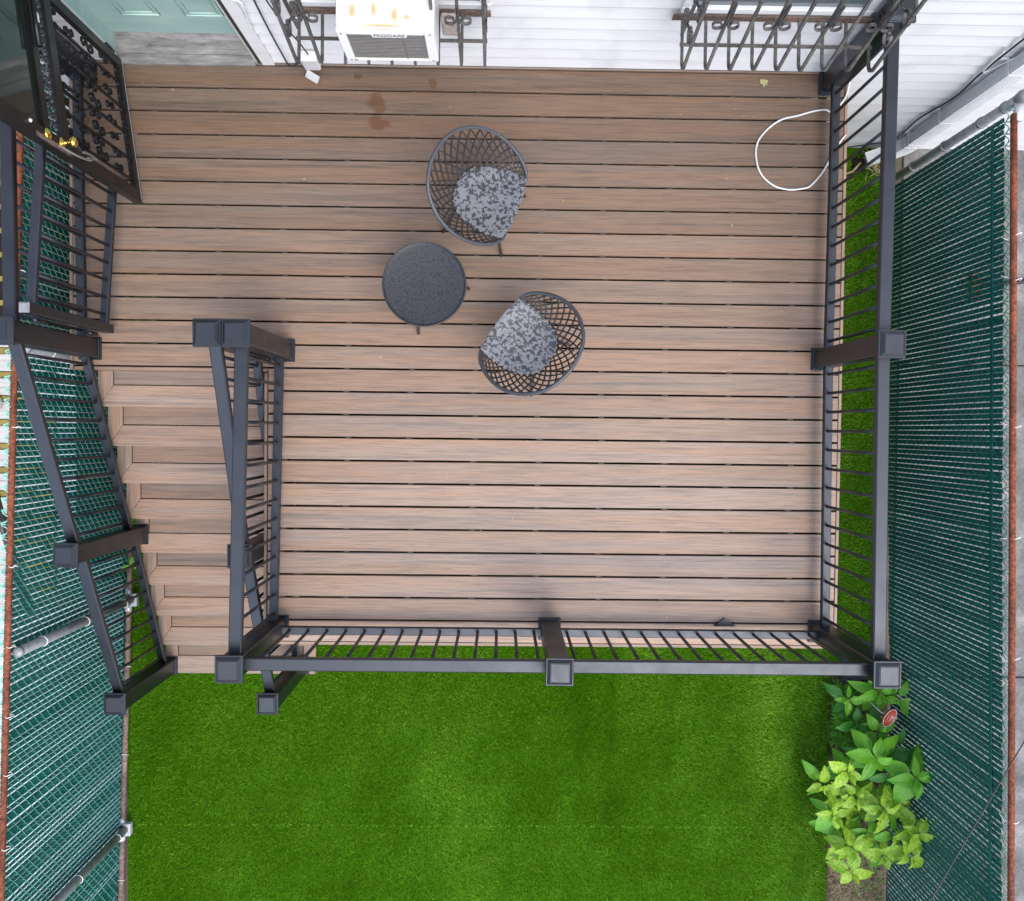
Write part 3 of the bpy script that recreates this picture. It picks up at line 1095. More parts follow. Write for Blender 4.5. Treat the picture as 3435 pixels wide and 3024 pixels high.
# bottom pipe, posts and fittings of the left fence
part('bottom_pipe', MB().tube([(xl(y) + .004, y, GZ + .075) for y in np.linspace(-.9, -4.7, 10)], .021, 12), BROWNPIPE, fl_t)
for y in (-1.37, -3.19, .45):
    x = xl(y) + .028
    p = MB().tube([(x, y, GZ - .02), (x, y, .262)], .030, 16)
    p.lathe([(.033, -.006), (.034, .004), (.028, .016), (.010, .022)], (x, y, .262), 16)
    part('fence_post', p, GALV, fl_t)
    b = MB().tube([(x - .03, y + .09, GZ + .075), (x - .026, y + .04, GZ + .077)], .026, 10)
    b.tube([(x - .03, y - .09, GZ + .075), (x - .026, y - .04, GZ + .077)], .026, 10)
    b.cbox((x - .012, y - .05, GZ + .05), (x + .045, y + .05, GZ + .1), .004)
    part('rail_fitting', b, GALV_LT, fl_t)
    for zz in (-1.15, -.55, .0):
        tie = [(x + .034 * math.cos(a), y + .034 * math.sin(a), zz + .012 * math.sin(a * .5)) for a in np.linspace(-2.2, 2.2, 12)]
        part('tie_wire', MB().tube(tie, .0028, 6), TIE, fl_t)
for y in (.9, -.02, -.85, -1.33, -1.75, -2.1, -2.55, -3.0, -3.4):
    tie = [(xl(y) + .024 * math.cos(a), y + .004 * math.sin(a * 3), .29 + .024 * math.sin(a)) for a in np.linspace(0, 2 * math.pi, 14)]
    part('tie_wire', MB().tube(tie, .0026, 6), TIE, fl_t)
for y in (-1.9, -2.6, -3.6):
    tie = [(xl(y) + .004 + .026 * math.cos(a), y + .012 * math.sin(a), GZ + .075 + .026 * math.sin(a)) for a in np.linspace(-.6, 3.4, 12)]
    part('tie_wire', MB().tube(tie, .0026, 6), TIE, fl_t)
# end post of the right fence with its ball cap
ex, ey = 3.058, 2.0
p = MB().tube([(ex, ey, GZ - .02), (ex, ey, .31)], .031, 16)
part('end_post', p, GALV, fr_t)
part('post_cap', MB().lathe([(.034, 0), (.036, .02), (.040, .045), (.036, .07), (.022, .088), (.006, .094)], (ex, ey, .29), 18), GALV, fr_t)
part('rail_fitting', MB().tube([(ex, ey - .02, .29), (ex, ey - .13, .29)], .026, 12), GALV_LT, fr_t)
for zz in (-1.0, -.55, -.1, .16):
    tie = [(ex + .034 * math.cos(a), ey + .034 * math.sin(a), zz) for a in np.linspace(0, 2 * math.pi, 16)]
    part('tension_band', MB().sweep(tie, [(.003, -.010), (.003, .010), (-.003, .010), (-.003, -.010)], (0, 0, 1)), GALV, fr_t)
for y in (1.2, .93, .05, -.62, -1.35, -2.35, -3.45):
    tie = [(xr(y) + .025 * math.cos(a), y + .006 * math.sin(a * 2), .29 + .024 * math.sin(a)) for a in np.linspace(-.5, 3.6, 14)]
    tie += [(xr(y) - .05, y + rnd.uniform(-.03, .03), .27), (xr(y) - .075, y + rnd.uniform(-.04, .04), .25)]
    part('tie_wire', MB().tube(tie, .0026, 6), TIE, fr_t)

# ------------------------------------------------------------------ wicker bucket chairs
def chair_parts():
    rim = [(.205, .185, .425), (.150, .250, .470), (.050, .295, .545), (-.060, .298, .625), (-.165, .250, .705), (-.248, .150, .760), (-.280, 0, .780)]
    rimr = rim + [(x, -y, z) for x, y, z in rim[-2::-1]]
    seat = [(.203, .186, .424), (.105, .196, .413), (.0, .184, .408), (-.090, .150, .408), (-.148, .090, .410), (-.166, 0, .411)]
    seatr = seat + [(x, -y, z) for x, y, z in seat[-2::-1]]
    R, S = np.array(catmull(rimr, 8)), np.array(catmull(seatr, 8))
    def samp(C, u):
        d = np.r_[0, np.cumsum(np.linalg.norm(np.diff(C, axis=0), axis=1))]
        d /= d[-1]
        return np.array([np.interp(u, d, C[:, i]) for i in range(3)])
    def surf(u, v):
        a, c = samp(S, u), samp(R, u)
        b = np.array([a[0] * .30 + c[0] * .70, a[1] * .30 + c[1] * .70, a[2] + .22 * (c[2] - a[2])])
        return a * (1 - v) ** 2 + 2 * b * v * (1 - v) + c * v * v
    # rim tube, thinning into the front corners of the seat
    loop = [tuple(p) for p in R]
    loop = [(.208, .10, .417)] + loop + [(.208, -.10, .417)]
    nl = len(loop)
    sc = [min(1, .15 + .85 * min(i, nl - 1 - i) / 7) for i in range(nl)]
    rimm = MB().sweep(loop, [(.0108 * math.cos(a), .010 * math.sin(a)) for a in np.linspace(0, 2 * math.pi, 10, endpoint=False)], (0, 0, 1), False, True, sc).mesh('rim', SHELLM)
    # seat pan
    B = [tuple(p) for p in S[::2]] + [(.216, -.1, .418), (.219, 0, .417), (.216, .1, .418)]
    c = np.array([.04, 0, .0])
    sm = MB()
    n, rings = len(B), 7
    for lay in (0, 1):
        vs, fs = [], []
        for k in range(rings + 1):
            f = k / rings
            for p in B:
                p = np.array(p)
                q = c + (p - c) * f
                q[2] = p[2] * f + .412 * (1 - f) - .012 * (1 - f * f) - lay * (.012 if k < rings else .006) + (.004 if (k == rings - 1 and lay == 0) else 0)
                vs.append(q)
        for k in range(rings):
            for i in range(n):
                j = (i + 1) % n
                q = (k * n + i, k * n + j, (k + 1) * n + j, (k + 1) * n + i)
                fs.append(q[::-1] if lay == 0 else q)
        sm.add(vs, fs, True)
    ne = (rings + 1) * n
    sm.add([], [])
    seatm = sm.mesh('seat', SEATM)
    # lattice straps
    NS = 27
    straps = []
    for sg in (-1, 1):
        for i in range(-4, NS + 4):
            u0 = (i + .5) / NS
            pts = []
            for k in range(13):
                v = k / 12
                u = u0 + sg * .115 * v ** .8
                if 0.003 <= u <= .997:
                    q = surf(u, v)
                    pts.append(q)
            if len(pts) > 4:
                straps.append(pts)
    sm2 = MB()
    for pts in straps:
        sm2.sweep(pts, [(.0050, 0), (0, .0034), (-.0050, 0), (0, -.0034)], (0, 0, 1), False, True)
    lat = sm2.mesh('lattice', STRAPM)
    return rimm, seatm, lat


RIMM, SEATMESH, LATM = chair_parts()
SUBF = MB()
for sx in (-1, 1):
    for sy in (-1, 1):
        SUBF.tube([(sx * .13, sy * .12, .380), (0, 0, .362)], .011, 8)
SUBF.cbox((-.06, -.05, .350), (.06, .05, .376), .006)
SUBM = SUBF.mesh('under_frame', LEGM)


def chair(x, y, ang, label):
    t = thing('bucket_chair', (x, y, 0), label, 'chair', 'wicker bucket chairs')
    t.rotation_euler.z = ang
    link('rim', RIMM, t); link('seat', SEATMESH, t)
    l = link('lattice', LATM, t); l['kind'] = 'stuff'
    link('under_frame', SUBM, t)
    for sx, sy in ((1, 1), (1, -1), (-1, 1), (-1, -1)):
        m = MB().tube([(sx * .125, sy * .118, .395), (sx * .197, sy * .200, .0)], .0145, 10, scale=[1.0, .58])
        link('leg', m.mesh('leg', LEGM), t)
    return t


chair(-.125, 1.345, math.atan2(-.36, .93), 'grey wicker bucket chair nearer the house wall, its seat beaded with rain')
chair(.144, .492, math.atan2(.593, -.805), 'grey wicker bucket chair farther from the house, its back towards the lawn')

# ------------------------------------------------------------------ side table
tx, ty = -.455, .827
tab = thing('side_table', (tx, ty, 0), 'small round charcoal side table with raised lip between two wicker chairs', 'table')
part('tabletop', MB().lathe([(.02, .428), (.225, .428), (.240, .436), (.2435, .446), (.2425, .455), (.238, .457), (.233, .453), (.230, .4470), (.2275, .4460), (.2265, .4458), (.02, .4457)], (tx, ty, 0), 64), TABLEM, tab)
for a in (12, 132, 252):
    c, s = math.cos(math.radians(a)), math.sin(math.radians(a))
    part('leg', MB().tube([(tx + c * .135, ty + s * .135, .43), (tx + c * .243, ty + s * .243, 0)], .0145, 10, scale=[1, .62]), LEGM, tab)
part('under_frame', MB().lathe([(.15, .412), (.165, .42), (.165, .429), (.15, .429)], (tx, ty, 0), 32), LEGM, tab)

# ------------------------------------------------------------------ window, grilles and air conditioner
FLAT = [(.008, 0), (.0, .008), (-.008, 0), (0, -.008)]


def window(x0, x1, label):
    wz = .775
    w = MB().cbox((x0, WALL - .035, wz), (x1, WALL - .001, wz + .05), .004)
    win = part('window', w, WHITE, house)
    win['label'] = label
    fr = MB()
    fr.cbox((x0, WALL - .028, wz + .05), (x0 + .06, WALL - .001, 1.95), .004).cbox((x1 - .06, WALL - .028, wz + .05), (x1, WALL - .001, 1.95), .004)
    fr.cbox((x0, WALL - .028, 1.95), (x1, WALL - .001, 2.02), .004).cbox((x0 + .06, WALL - .022, 1.33), (x1 - .06, WALL - .001, 1.38), .004)
    part('frame', fr, WHITE, win)
    part('pane', MB().box((x0 + .06, WALL - .014, wz + .05), (x1 - .06, WALL - .010, 1.33)), WINGLASS, win)
    part('pane', MB().box((x0 + .06, WALL - .014, 1.38), (x1 - .06, WALL - .010, 1.95)), WINGLASS, win)


window(-1.11, -.08, 'white sash window with the air conditioner')
window(.93, 1.95, 'white sash window behind the right hand grille')


def spiral(c, ax, ay, r, turns, a0, sgn, n=22, r1=.25):
    """flat scroll of strip iron in the plane of ax, ay"""
    c, ax, ay = Vector(c), Vector(ax), Vector(ay)
    out = []
    for i in range(n + 1):
        s = i / n
        rr = r * (1 - (1 - r1) * s)
        a = a0 + sgn * s * turns * 2 * math.pi
        out.append(c + ax * (rr * math.cos(a)) + ay * (rr * math.sin(a)))
    return out


STRIP = [(.0025, -.008), (.0025, .008), (-.0025, .008), (-.0025, -.008)]


def grille(xs, stubs, label, z0=.735):
    t = thing('window_grille', ((xs[0] + xs[-1]) / 2, WALL, z0), label, 'window grille', 'iron window grilles')
    yf = 1.945
    lean = .165
    part('sill_bar', MB().cbox((xs[0] - .055, WALL - .045, z0 - .022), (xs[-1] + .03, WALL - .0355, z0 + .035), .002), GRILLE_RUST, t)
    SQ = [(.0075, -.0075), (.0075, .0075), (-.0075, .0075), (-.0075, -.0075)]
    for i, x in enumerate(xs):
        if i in stubs:
            pts = [(x, WALL - .034, z0), (x, 2.1, z0 - .004), (x, yf + .01, z0 - .002)]
            part('bar', MB().sweep(pts, SQ, (1, 0, 0), False, False), GRILLE, t)
            continue
        pts = [(x, WALL - .034, z0), (x, 2.12, z0 - .004), (x, yf + .055, z0 - .004)]
        for a in np.linspace(15, 90, 6):
            a = math.radians(a)
            pts.append((x, yf + .055 - .055 * math.sin(a), z0 - .004 + .055 * (1 - math.cos(a))))
        pts += [(x, yf + lean * (zz - z0 - .05), zz) for zz in np.linspace(z0 + .1, 1.86, 8)]
        pts += [(x, WALL - .08, 1.95), (x, WALL - .034, 1.96)]
        part('bar', MB().sweep(pts, SQ, (1, 0, 0), False, False), GRILLE, t)
    yc = 2.083
    part('cross_bar', MB().sweep([(xs[0] - .015, yc, z0 + .008), (xs[-1] + .012, yc, z0 + .008)], [(.009, -.004), (.009, .004), (-.009, .004), (-.009, -.004)], (0, 0, 1), False, False), GRILLE, t)
    def front_y(z): return yf + lean * (z - z0 - .05) - .010
    zc = 1.42
    part('cross_bar', MB().sweep([(xs[0], front_y(zc), zc), (xs[-1], front_y(zc), zc)] if not stubs else [(xs[6], front_y(zc), zc), (xs[-1], front_y(zc), zc)], [(.009, -.004), (.009, .004), (-.009, .004), (-.009, -.004)], (0, 0, 1), False, False), GRILLE, t)
    for i in range(1, len(xs), 2):
        if i in stubs:
            continue
        for sg in (-1, 1):
            zs = 1.165
            y = front_y(zs)
            up = Vector((0, lean, 1)).normalized()
            s = [Vector((xs[i], y, 1.36)), Vector((xs[i] + sg * .006, y - .002, 1.27)), Vector((xs[i] + sg * .004, y - .003, zs + .03))]
            s += spiral((xs[i] + sg * .040, y, zs - .012), (sg, 0, 0), up, .031, 1.05, math.pi, 1, 20, .62)
            part('scroll', MB().sweep(s, STRIP, (0, -1, 0), False, False), GRILLE, t)
    # end panels: strip-iron scrolls between wall and front
    for x, sg in ((xs[0] - .004, -1), (xs[-1] + .004, 1)):
        for zz in (z0 + .12, z0 + .34, z0 + .62):
            s = spiral((x, 2.17, zz), (0, 1, 0), (0, 0, 1), .055, 1.2, -1.2, 1, 20, .3)[::-1]
            s += spiral((x, 2.05, zz + .09), (0, 1, 0), (0, 0, 1), .055, 1.2, 2.0, 1, 20, .3)
            part('scroll', MB().sweep(s, STRIP, (1, 0, 0), False, False), GRILLE, t)
        part('end_bar', MB().sweep([(x, WALL - .034, z0 + .5), (x, 2.02, z0 + .52)], SQ, (1, 0, 0), False, False), GRILLE, t)
        part('end_bar', MB().sweep([(x, 2.14, z0), (x, 2.15, 1.9)], SQ, (1, 0, 0), False, False), GRILLE, t)
    return t


XG1 = [-1.112 + .1250 * i for i in range(9)]
XG2 = [.951 + .1268 * i for i in range(9)]
grille(XG1, (2, 3, 4, 5), 'grey iron window grille wrapped round the white air conditioner')
grille(XG2, (), 'grey iron window grille with curled scrolls above the deck corner')

# air conditioner, its outdoor end towards the deck
ax0, ax1, ay0, ay1, az0, az1 = -.822, -.348, 1.905, 2.24, .895, 1.215
ac = thing('air_conditioner', ((ax0 + ax1) / 2, ay1, az0), 'white window air conditioner with rust stained lid and dark louvres', 'air conditioner')
body = MB()
body.cbox((ax0, ay0 + .030, az0), (ax1, ay1, az1), .008)
part('casing', body, ACW, ac)
fp = MB()
fz0, fz1 = az0 + .018, az1 - .032
fx0, fx1 = ax0 + .045, ax1 - .050
fp.cbox((ax0, ay0, az0), (fx0, ay0 + .029, az1), .004).cbox((fx1, ay0, az0), (ax1, ay0 + .029, az1), .004)
fp.cbox((fx0 + .0005, ay0, az0), (fx1 - .0005, ay0 + .029, fz0), .004).cbox((fx0 + .0005, ay0, fz1), (fx1 - .0005, ay0 + .029, az1), .004)
part('back_panel', fp, ACW, ac)
part('lid_flange', MB().cbox((ax0 + .004, ay0 + .06, az1 + .0005), (ax1 - .004, ay1 - .02, az1 + .006), .002), ACW, ac)
part('coil', MB().box((fx0 - .004, ay0 + .0295, fz0 - .004), (fx1 + .004, ay0 + .0298, fz1 + .004)), RADI, ac)
NL = 17
lm = MB().cbox((fx0 + .001, -.010, -.0028), (fx1 - .001, .010, .0028), .001).mesh('louvre', LOUVRE)
for i in range(NL):
    zz = fz0 + (fz1 - fz0) * (i + .5) / NL
    put('louvre', lm, ac, (0, ay0 + .014, zz), (math.radians(-18), 0, 0))
part('louvre_rib', MB().box((ax0 + .315, ay0 + .002, fz0), (ax0 + .319, ay0 + .02, fz1)), LOUVRE, ac)
plate = MB().add([(x, ay0 - .002, zz) for x, zz in ((-.660, fz1 + .020), (-.648, fz1 - .022), (-.488, fz1 - .022), (-.476, fz1 + .020))] +
                 [(x, ay0 + .004, zz) for x, zz in ((-.660, fz1 + .020), (-.648, fz1 - .022), (-.488, fz1 - .022), (-.476, fz1 + .020))],
                 [(0, 1, 2, 3), (7, 6, 5, 4), (0, 4, 5, 1), (1, 5, 6, 2), (2, 6, 7, 3), (3, 7, 4, 0)])
pl = part('name_plate', plate, ACW, ac)


def lettering(name, body_, size, mat, parent, wloc, rot, width=None, depth=.0008):
    cu = bpy.data.curves.new(name, 'FONT')
    cu.body = body_
    cu.size = size
    cu.extrude = depth
    cu.align_x = 'CENTER'; cu.align_y = 'CENTER'
    tmp = bpy.data.objects.new(name, cu)
    COL.objects.link(tmp)
    bpy.context.view_layer.update()
    me = bpy.data.meshes.new_from_object(tmp.evaluated_get(bpy.context.evaluated_depsgraph_get()))
    bpy.data.objects.remove(tmp)
    me.materials.clear(); me.materials.append(mat)
    o = put(name, me, parent, wloc, rot)
    if width:
        xs = [v.co.x for v in me.vertices]
        o.scale.x = width / (max(xs) - min(xs))
    return o


lettering('lettering', 'FRIGIDAIRE', .040, LETTER, pl, (-.568, ay0 - .003, fz1 - .001), (math.radians(90), 0, 0), .150)
for x, zz in ((ax0 + .022, az1 - .02), (ax1 - .022, az1 - .02), (ax0 + .025, az0 + .012), (ax1 - .025, az0 + .012)):
    part('screw', MB().lathe([(.006, 0), (.006, .002), (.003, .003)], (x, ay0, zz), 10, True, (0, -1, 0)), GALV, ac)
part('rust_patch', MB().cbox((fx0 - .006, ay0 - .0012, az0 + .003), (fx0 + .014, ay0 + .001, az0 + .012), .0004), RUST, ac)

# foam filler beside the unit
fo = MB().cbox((-.335, 2.08, .80), (-.245, 2.13, .96), .006)
tag(solo('foam_filler', fo, make_plain('dirty_foam', (.33, .28, .25), .9, 0, .35, 40, .5), base=(-.29, 2.13, .8)), 'torn grey foam scrap beside the air conditioner', 'foam')

# weatherproof outlet box with its lid hanging open
ob = thing('outlet_box', (-1.19, WALL, .06), 'white outdoor outlet box at wall foot with lid hanging open', 'outlet')
part('box', MB().cbox((-1.235, WALL - .075, .065), (-1.135, WALL - .013, .205), .006), WHITE, ob)
part('inner_plate', MB().cbox((-1.228, WALL - .079, .072), (-1.142, WALL - .0755, .198), .001), GREY_PAINT, ob)
ld = MB().cbox((-.042, -.008, -.055), (.042, .008, .0), .004)
put('lid', ld.mesh('lid', GREY_PAINT), ob, (-1.180, WALL - .098, .075), (math.radians(-35), math.radians(12), math.radians(-28)))
tag(solo('cable', MB().tube(catmull([(-1.33, WALL - .02, .9), (-1.34, WALL - .03, .5), (-1.345, WALL - .03, .2), (-1.34, WALL - .035, .04), (-1.30, WALL - .03, .035), (-1.26, WALL - .03, .08), (-1.24, WALL - .03, .12)], 6), .005, 8), CABLE_B), 'black cable running down the wall to the outlet box', 'cable')
tag(solo('cable', MB().tube(catmull([(-1.25, WALL - .06, .95), (-1.24, WALL - .05, .72), (-1.215, WALL - .05, .5), (-1.19, WALL - .05, .34), (-1.185, WALL - .04, .20)], 6), .0042, 8), CABLE_B), 'black wire dropping behind the left grille into the outlet box', 'cable')
wc = MB().tube(catmull([(-1.285, WALL - .03, .055), (-1.30, WALL - .05, .10), (-1.275, WALL - .055, .12), (-1.262, WALL - .04, .085)], 6), .006, 8)
tag(solo('cable', MB().tube(catmull([(-1.47, WALL - .03, .84), (-1.40, WALL - .035, .80), (-1.425, WALL - .03, .62), (-1.43, WALL - .028, .5)], 6), .006, 8), WHITE), 'white cable bent across the siding beside the door casing', 'cable')

# ------------------------------------------------------------------ downspout and wall cables on the right
ds = thing('downspout', (3.06, WALL, GZ), 'white metal downspout with an elbow kicked sideways at the ground', 'downspout')


def ribbed(w, d, n=4):
    out = []
    seq = [(-w, -d), (w, -d), (w, d), (-w, d)]
    for i in range(4):
        a, b = seq[i], seq[(i + 1) % 4]
        for k in range(n * 2):
            s = k / (n * 2)
            x, y = a[0] + (b[0] - a[0]) * s, a[1] + (b[1] - a[1]) * s
            if k % 2:
                x *= .93; y *= .93
            out.append((x, y))
    return out


dx, dy = 3.065, WALL - .075
part('pipe', MB().sweep([(dx, dy, -1.08), (dx, dy, 0), (dx, dy, 3.4)], ribbed(.052, .040), (0, 1, 0), False, False), WHITE, ds)
el = [(dx, dy, -1.06), (dx - .004, dy, -1.12), (dx - .03, dy - .005, -1.19), (dx - .08, dy - .015, -1.245), (dx - .15, dy - .03, -1.285), (dx - .235, dy - .055, -1.315)]
part('elbow', MB().sweep(catmull(el, 4), ribbed(.056, .043, 5), (0, 1, 0), False, False, None), WHITE, ds)
for zz in (-1.0, -.55, .25):
    part('strap', MB().cbox((dx - .10, WALL - .021, zz - .017), (dx - .055, WALL - .013, zz + .017), .002).cbox((dx - .058, WALL - .121, zz - .017), (dx + .058, WALL - .117, zz + .017), .001).cbox((dx + .055, WALL - .118, zz - .017), (dx + .059, WALL - .013, zz + .017), .001).cbox((dx - .059, WALL - .118, zz - .017), (dx - .055, WALL - .013, zz + .017), .001), WHITE, ds)
part('ground_boot', MB().cbox((2.745, 2.07, GZ - .01), (2.845, 2.17, GZ + .03), .01), DARKGAP, ds)
tag(solo('cable', MB().tube(catmull([(2.92, WALL - .03, 1.2), (2.93, WALL - .03, .5), (2.95, WALL - .03, .05), (2.985, WALL - .03, -.3), (2.94, WALL - .03, -.7), (2.96, WALL - .03, -1.1), (2.80, WALL - .03, -1.26), (2.6, WALL - .04, -1.31), (2.4, WALL - .04, -1.30), (2.2, WALL - .04, -1.27)], 8), .006, 8), CABLE_B), 'dark cable clipped along the wall beside the downspout', 'cable')
tag(solo('cable', MB().tube(catmull([(3.02, WALL - .03, .30), (2.965, WALL - .035, .12), (2.93, WALL - .035, .14), (2.915, WALL - .03, .30), (2.91, WALL - .03, .38)], 6), .005, 8), WHITE), 'short white cable end curling on the siding near the downspout', 'cable')
db = MB()
for i in range(60):
    a, l = rnd.uniform(0, 6.28), rnd.uniform(.03, .10)
    x, y, zz = rnd.uniform(2.84, 3.02), rnd.uniform(2.03, 2.2), GZ + rnd.uniform(.03, .07)
    db.tube([(x, y, zz), (x + math.cos(a) * l, y + math.sin(a) * l, zz + rnd.uniform(-.02, .02))], .003, 5)
tag(solo('leaf_litter', db, STRAWM, kind='stuff'), 'dry twigs and litter caught below the downspout', 'litter')
tag(solo('stick', MB().tube([(2.62, 2.02, GZ + .03), (2.74, 2.06, GZ + .035), (2.80, 2.13, GZ + .04)], .009, 6), STRAWM), 'short dry stick lying on the turf by the downspout', 'stick')

# ------------------------------------------------------------------ iron security door, standing open
hx, hy, fx, fy = -2.391, 2.252, -2.262, 1.372
sdoor = thing('security_door', (hx, hy, .03), 'dark ornate iron security door standing open with brass knob', 'door')
du = Vector((fx - hx, fy - hy, 0)).normalized()
dn = Vector((0, 0, 1)).cross(du)            # faces the deck
if dn.x < 0:
    dn = -dn
DW = .885


def dp(s, z, o=0.0):
    p = Vector((hx, hy, 0)) + du * s + dn * o
    return (p.x, p.y, z)


def dbar(s0, z0, s1, z1, t=.018, o0=-.016, o1=.016):
    m = MB()
    vs = [dp(s, z, o) for o in (o0, o1) for s, z in ((s0, z0), (s1, z0), (s1, z1), (s0, z1))]
    m.add(vs, [(3, 2, 1, 0), (4, 5, 6, 7), (0, 1, 5, 4), (1, 2, 6, 5), (2, 3, 7, 6), (3, 0, 4, 7)])
    return m


part('stile', dbar(0, .03, .055, 2.05), IRON, sdoor)
part('stile', dbar(DW - .075, .03, DW, 2.05), IRON, sdoor)
part('rail', dbar(.0552, .03, DW - .0752, .085), IRON, sdoor)
part('rail', dbar(.0552, .875, DW - .0752, .945), IRON, sdoor)
part('rail', dbar(.0552, 1.075, DW - .0752, 1.13), IRON, sdoor)
part('rail', dbar(.0552, 1.99, DW - .0752, 2.05), IRON, sdoor)
part('edge_strip', dbar(DW + .0005, .03, DW + .006, 2.05, o0=-.02, o1=.022), IRON, sdoor)
part('edge_strip', dbar(.0, .026, DW, .0298, o0=.0, o1=.02), GALV, sdoor)
part('glass', dbar(.057, 1.132, DW - .0775, 1.988, o0=-.006, o1=-.002), GLASS, sdoor)
part('lock_edge', dbar(DW - .03, .90, DW - .004, 1.22, o0=.0165, o1=.0185), BROWNPIPE, sdoor)
for i, s in enumerate((.16, .315, .47, .625, .76)):
    part('bar', MB().sweep([dp(s, .085), dp(s, .875)], [(.0065, -.0065), (.0065, .0065), (-.0065, .0065), (-.0065, -.0065)], tuple(dn), False, False), IRON, sdoor)
RIB = [(.002, -.007), (.002, .007), (-.002, .007), (-.002, -.007)]


def sscroll(sc, zc, R, flip=1, o=.012):
    c0, c1 = Vector(dp(sc, zc + R * 1.05, o)), Vector(dp(sc, zc - R * 1.05, o))
    A = spiral(c0, du * flip, (0, 0, 1), R, 1.15, -math.pi / 2, 1, 18, .28)[::-1]
    B = spiral(c1, du * flip, (0, 0, 1), R, 1.15, math.pi / 2, 1, 18, .28)
    return MB().sweep(A + B[1:], RIB, tuple(dn), False, False)


for i, s in enumerate((.118, .205, .275, .355, .43, .51, .585, .665, .73)):
    part('scroll', sscroll(s, .49 + .03 * (i % 2), .036, 1 if i % 2 else -1), IRON, sdoor)
for i in range(8):
    part('scroll', sscroll(.10 + i * .092, .29, .026, 1 if i % 2 else -1), IRON, sdoor)
    part('scroll', sscroll(.14 + i * .086, .70, .026, -1 if i % 2 else 1), IRON, sdoor)
for i in range(9):
    s = .10 + i * .078
    part('scroll', MB().sweep(spiral(dp(s, .112, .010), du, (0, 0, 1), .024, 1.2, -1.5, 1 if i % 2 else -1, 14, .35), RIB, tuple(dn), False, False), IRON, sdoor)
    part('scroll', MB().sweep(spiral(dp(s, .845, .010), du, (0, 0, 1), .022, 1.2, 1.5, 1 if i % 2 else -1, 14, .35), RIB, tuple(dn), False, False), IRON, sdoor)
GLOSS = make_black('glossy_cast_ornament', (.035, .034, .036), .2, False)
for i in range(15):
    s = .09 + i * .0475
    m = sscroll(s, 1.01, .017, 1 if i % 2 else -1, .006)
    m.lathe([(.004, 0), (.011, .006), (.012, .012), (.005, .018)], dp(s + .022, 1.01, .004), 10, True, tuple(dn))
    m.lathe([(.003, 0), (.007, .004), (.003, .010)], dp(s, 1.055, .006), 8, True, tuple(dn))
    part('scroll', m, GLOSS, sdoor)
kn = MB().lathe([(.030, 0), (.031, .004), (.024, .008), (.009, .012), (.009, .040), (.020, .046), (.027, .056), (.027, .066), (.018, .074), (.004, .077)], dp(.835, .975, .0165), 24, True, tuple(dn))
part('door_knob', kn, BRASS, sdoor)
part('dead_bolt', MB().lathe([(.028, 0), (.029, .005), (.022, .010), (.010, .016)], dp(.835, 1.115, .0165), 20, True, tuple(dn)), BRASS, sdoor)
part('dead_bolt_turn', MB().cbox((-.001, -.001, -.001), (.001, .001, .001)).tube([dp(.822, 1.115, .036), dp(.848, 1.115, .036)], .006, 8), BRASS, sdoor) if False else None
part('closer_tube', MB().tube([dp(.10, 1.10, .034), dp(.40, 1.10, .034)], .014, 12), IRON, sdoor)
part('label_sticker', dbar(.24, 1.092, .285, 1.108, o0=.0485, o1=.049), WHITE, sdoor)
part('door_stop_cap', MB().lathe([(.009, 0), (.010, .006), (.005, .012)], dp(.825, 1.27, .0165), 10, True, tuple(dn)), WHITE, sdoor)
part('chain_cable', MB().tube(catmull([dp(.86, 1.02, .02), dp(.88, .93, .05), dp(.87, .80, .06), dp(.84, .72, .05), dp(.845, .76, .04), dp(.83, .70, .05), dp(.82, .66, .045), dp(.805, .70, .03), dp(.81, .76, .018)], 6), .006, 8), CABLE_G, sdoor)
part('hinge', MB().tube([dp(-.012, .12, .012), dp(-.012, .22, .012)], .010, 10), IRON, sdoor)
part('hinge', MB().tube([dp(-.012, .75, .012), dp(-.012, .85, .012)], .010, 10), IRON, sdoor)

# ------------------------------------------------------------------ small things on the deck
loop = [(2.051, 2.017), (2.004, 2.027), (1.92, 2.012), (1.837, 1.987), (1.754, 1.968), (1.692, 1.937), (1.631, 1.884), (1.59, 1.827), (1.575, 1.765), (1.58, 1.703), (1.599, 1.641), (1.636, 1.59), (1.7, 1.545), (1.763, 1.528), (1.815, 1.525), (1.878, 1.534), (1.919, 1.548), (1.971, 1.601), (2.011, 1.658), (2.047, 1.726)]
tail = [(2.085, 1.80, .008), (2.13, 1.86, .01), (2.165, 1.90, -.06), (2.17, 1.95, -.2), (2.15, 2.02, -.1), (2.165, 2.10, -.02)]
cpts = [(2.15, 2.21, .03), (2.13, 2.10, .012)] + [(x, y, .0075) for x, y in loop] + tail
tag(solo('cable', MB().tube(catmull(cpts, 5), .0058, 10), CABLE_W, base=(1.8, 1.77, 0)), 'white cable lying in a wide loop on the deck boards', 'cable')
lf = MB()
lp = [(.004, -.034), (.012, -.016), (.026, -.018), (.024, -.002), (.030, .012), (.016, .015), (.004, .022), (-.006, .017), (-.020, .020), (-.022, .004), (-.018, -.010), (-.006, -.016)]
lf.add([(1.615, 2.19, .010)] + [(1.615 + x, 2.19 + y, .004 + .006 * abs(math.sin(i))) for i, (x, y) in enumerate(lp)], [(0, i + 1, (i + 1) % 12 + 1) for i in range(12)])
tag(solo('fallen_leaf', lf, make_plain('yellowed_leaf', (.30, .28, .12), .6), base=(1.615, 2.19, .004)), 'yellowed fallen leaf on the board nearest the wall', 'leaf')
wd = MB().add([(1.36, -1.235, .003), (1.50, -1.235, .003), (1.43, -1.185, .003), (1.36, -1.235, .02), (1.50, -1.235, .02), (1.43, -1.185, .02)], [(2, 1, 0), (3, 4, 5), (0, 1, 4, 3), (1, 2, 5, 4), (2, 0, 3, 5)])
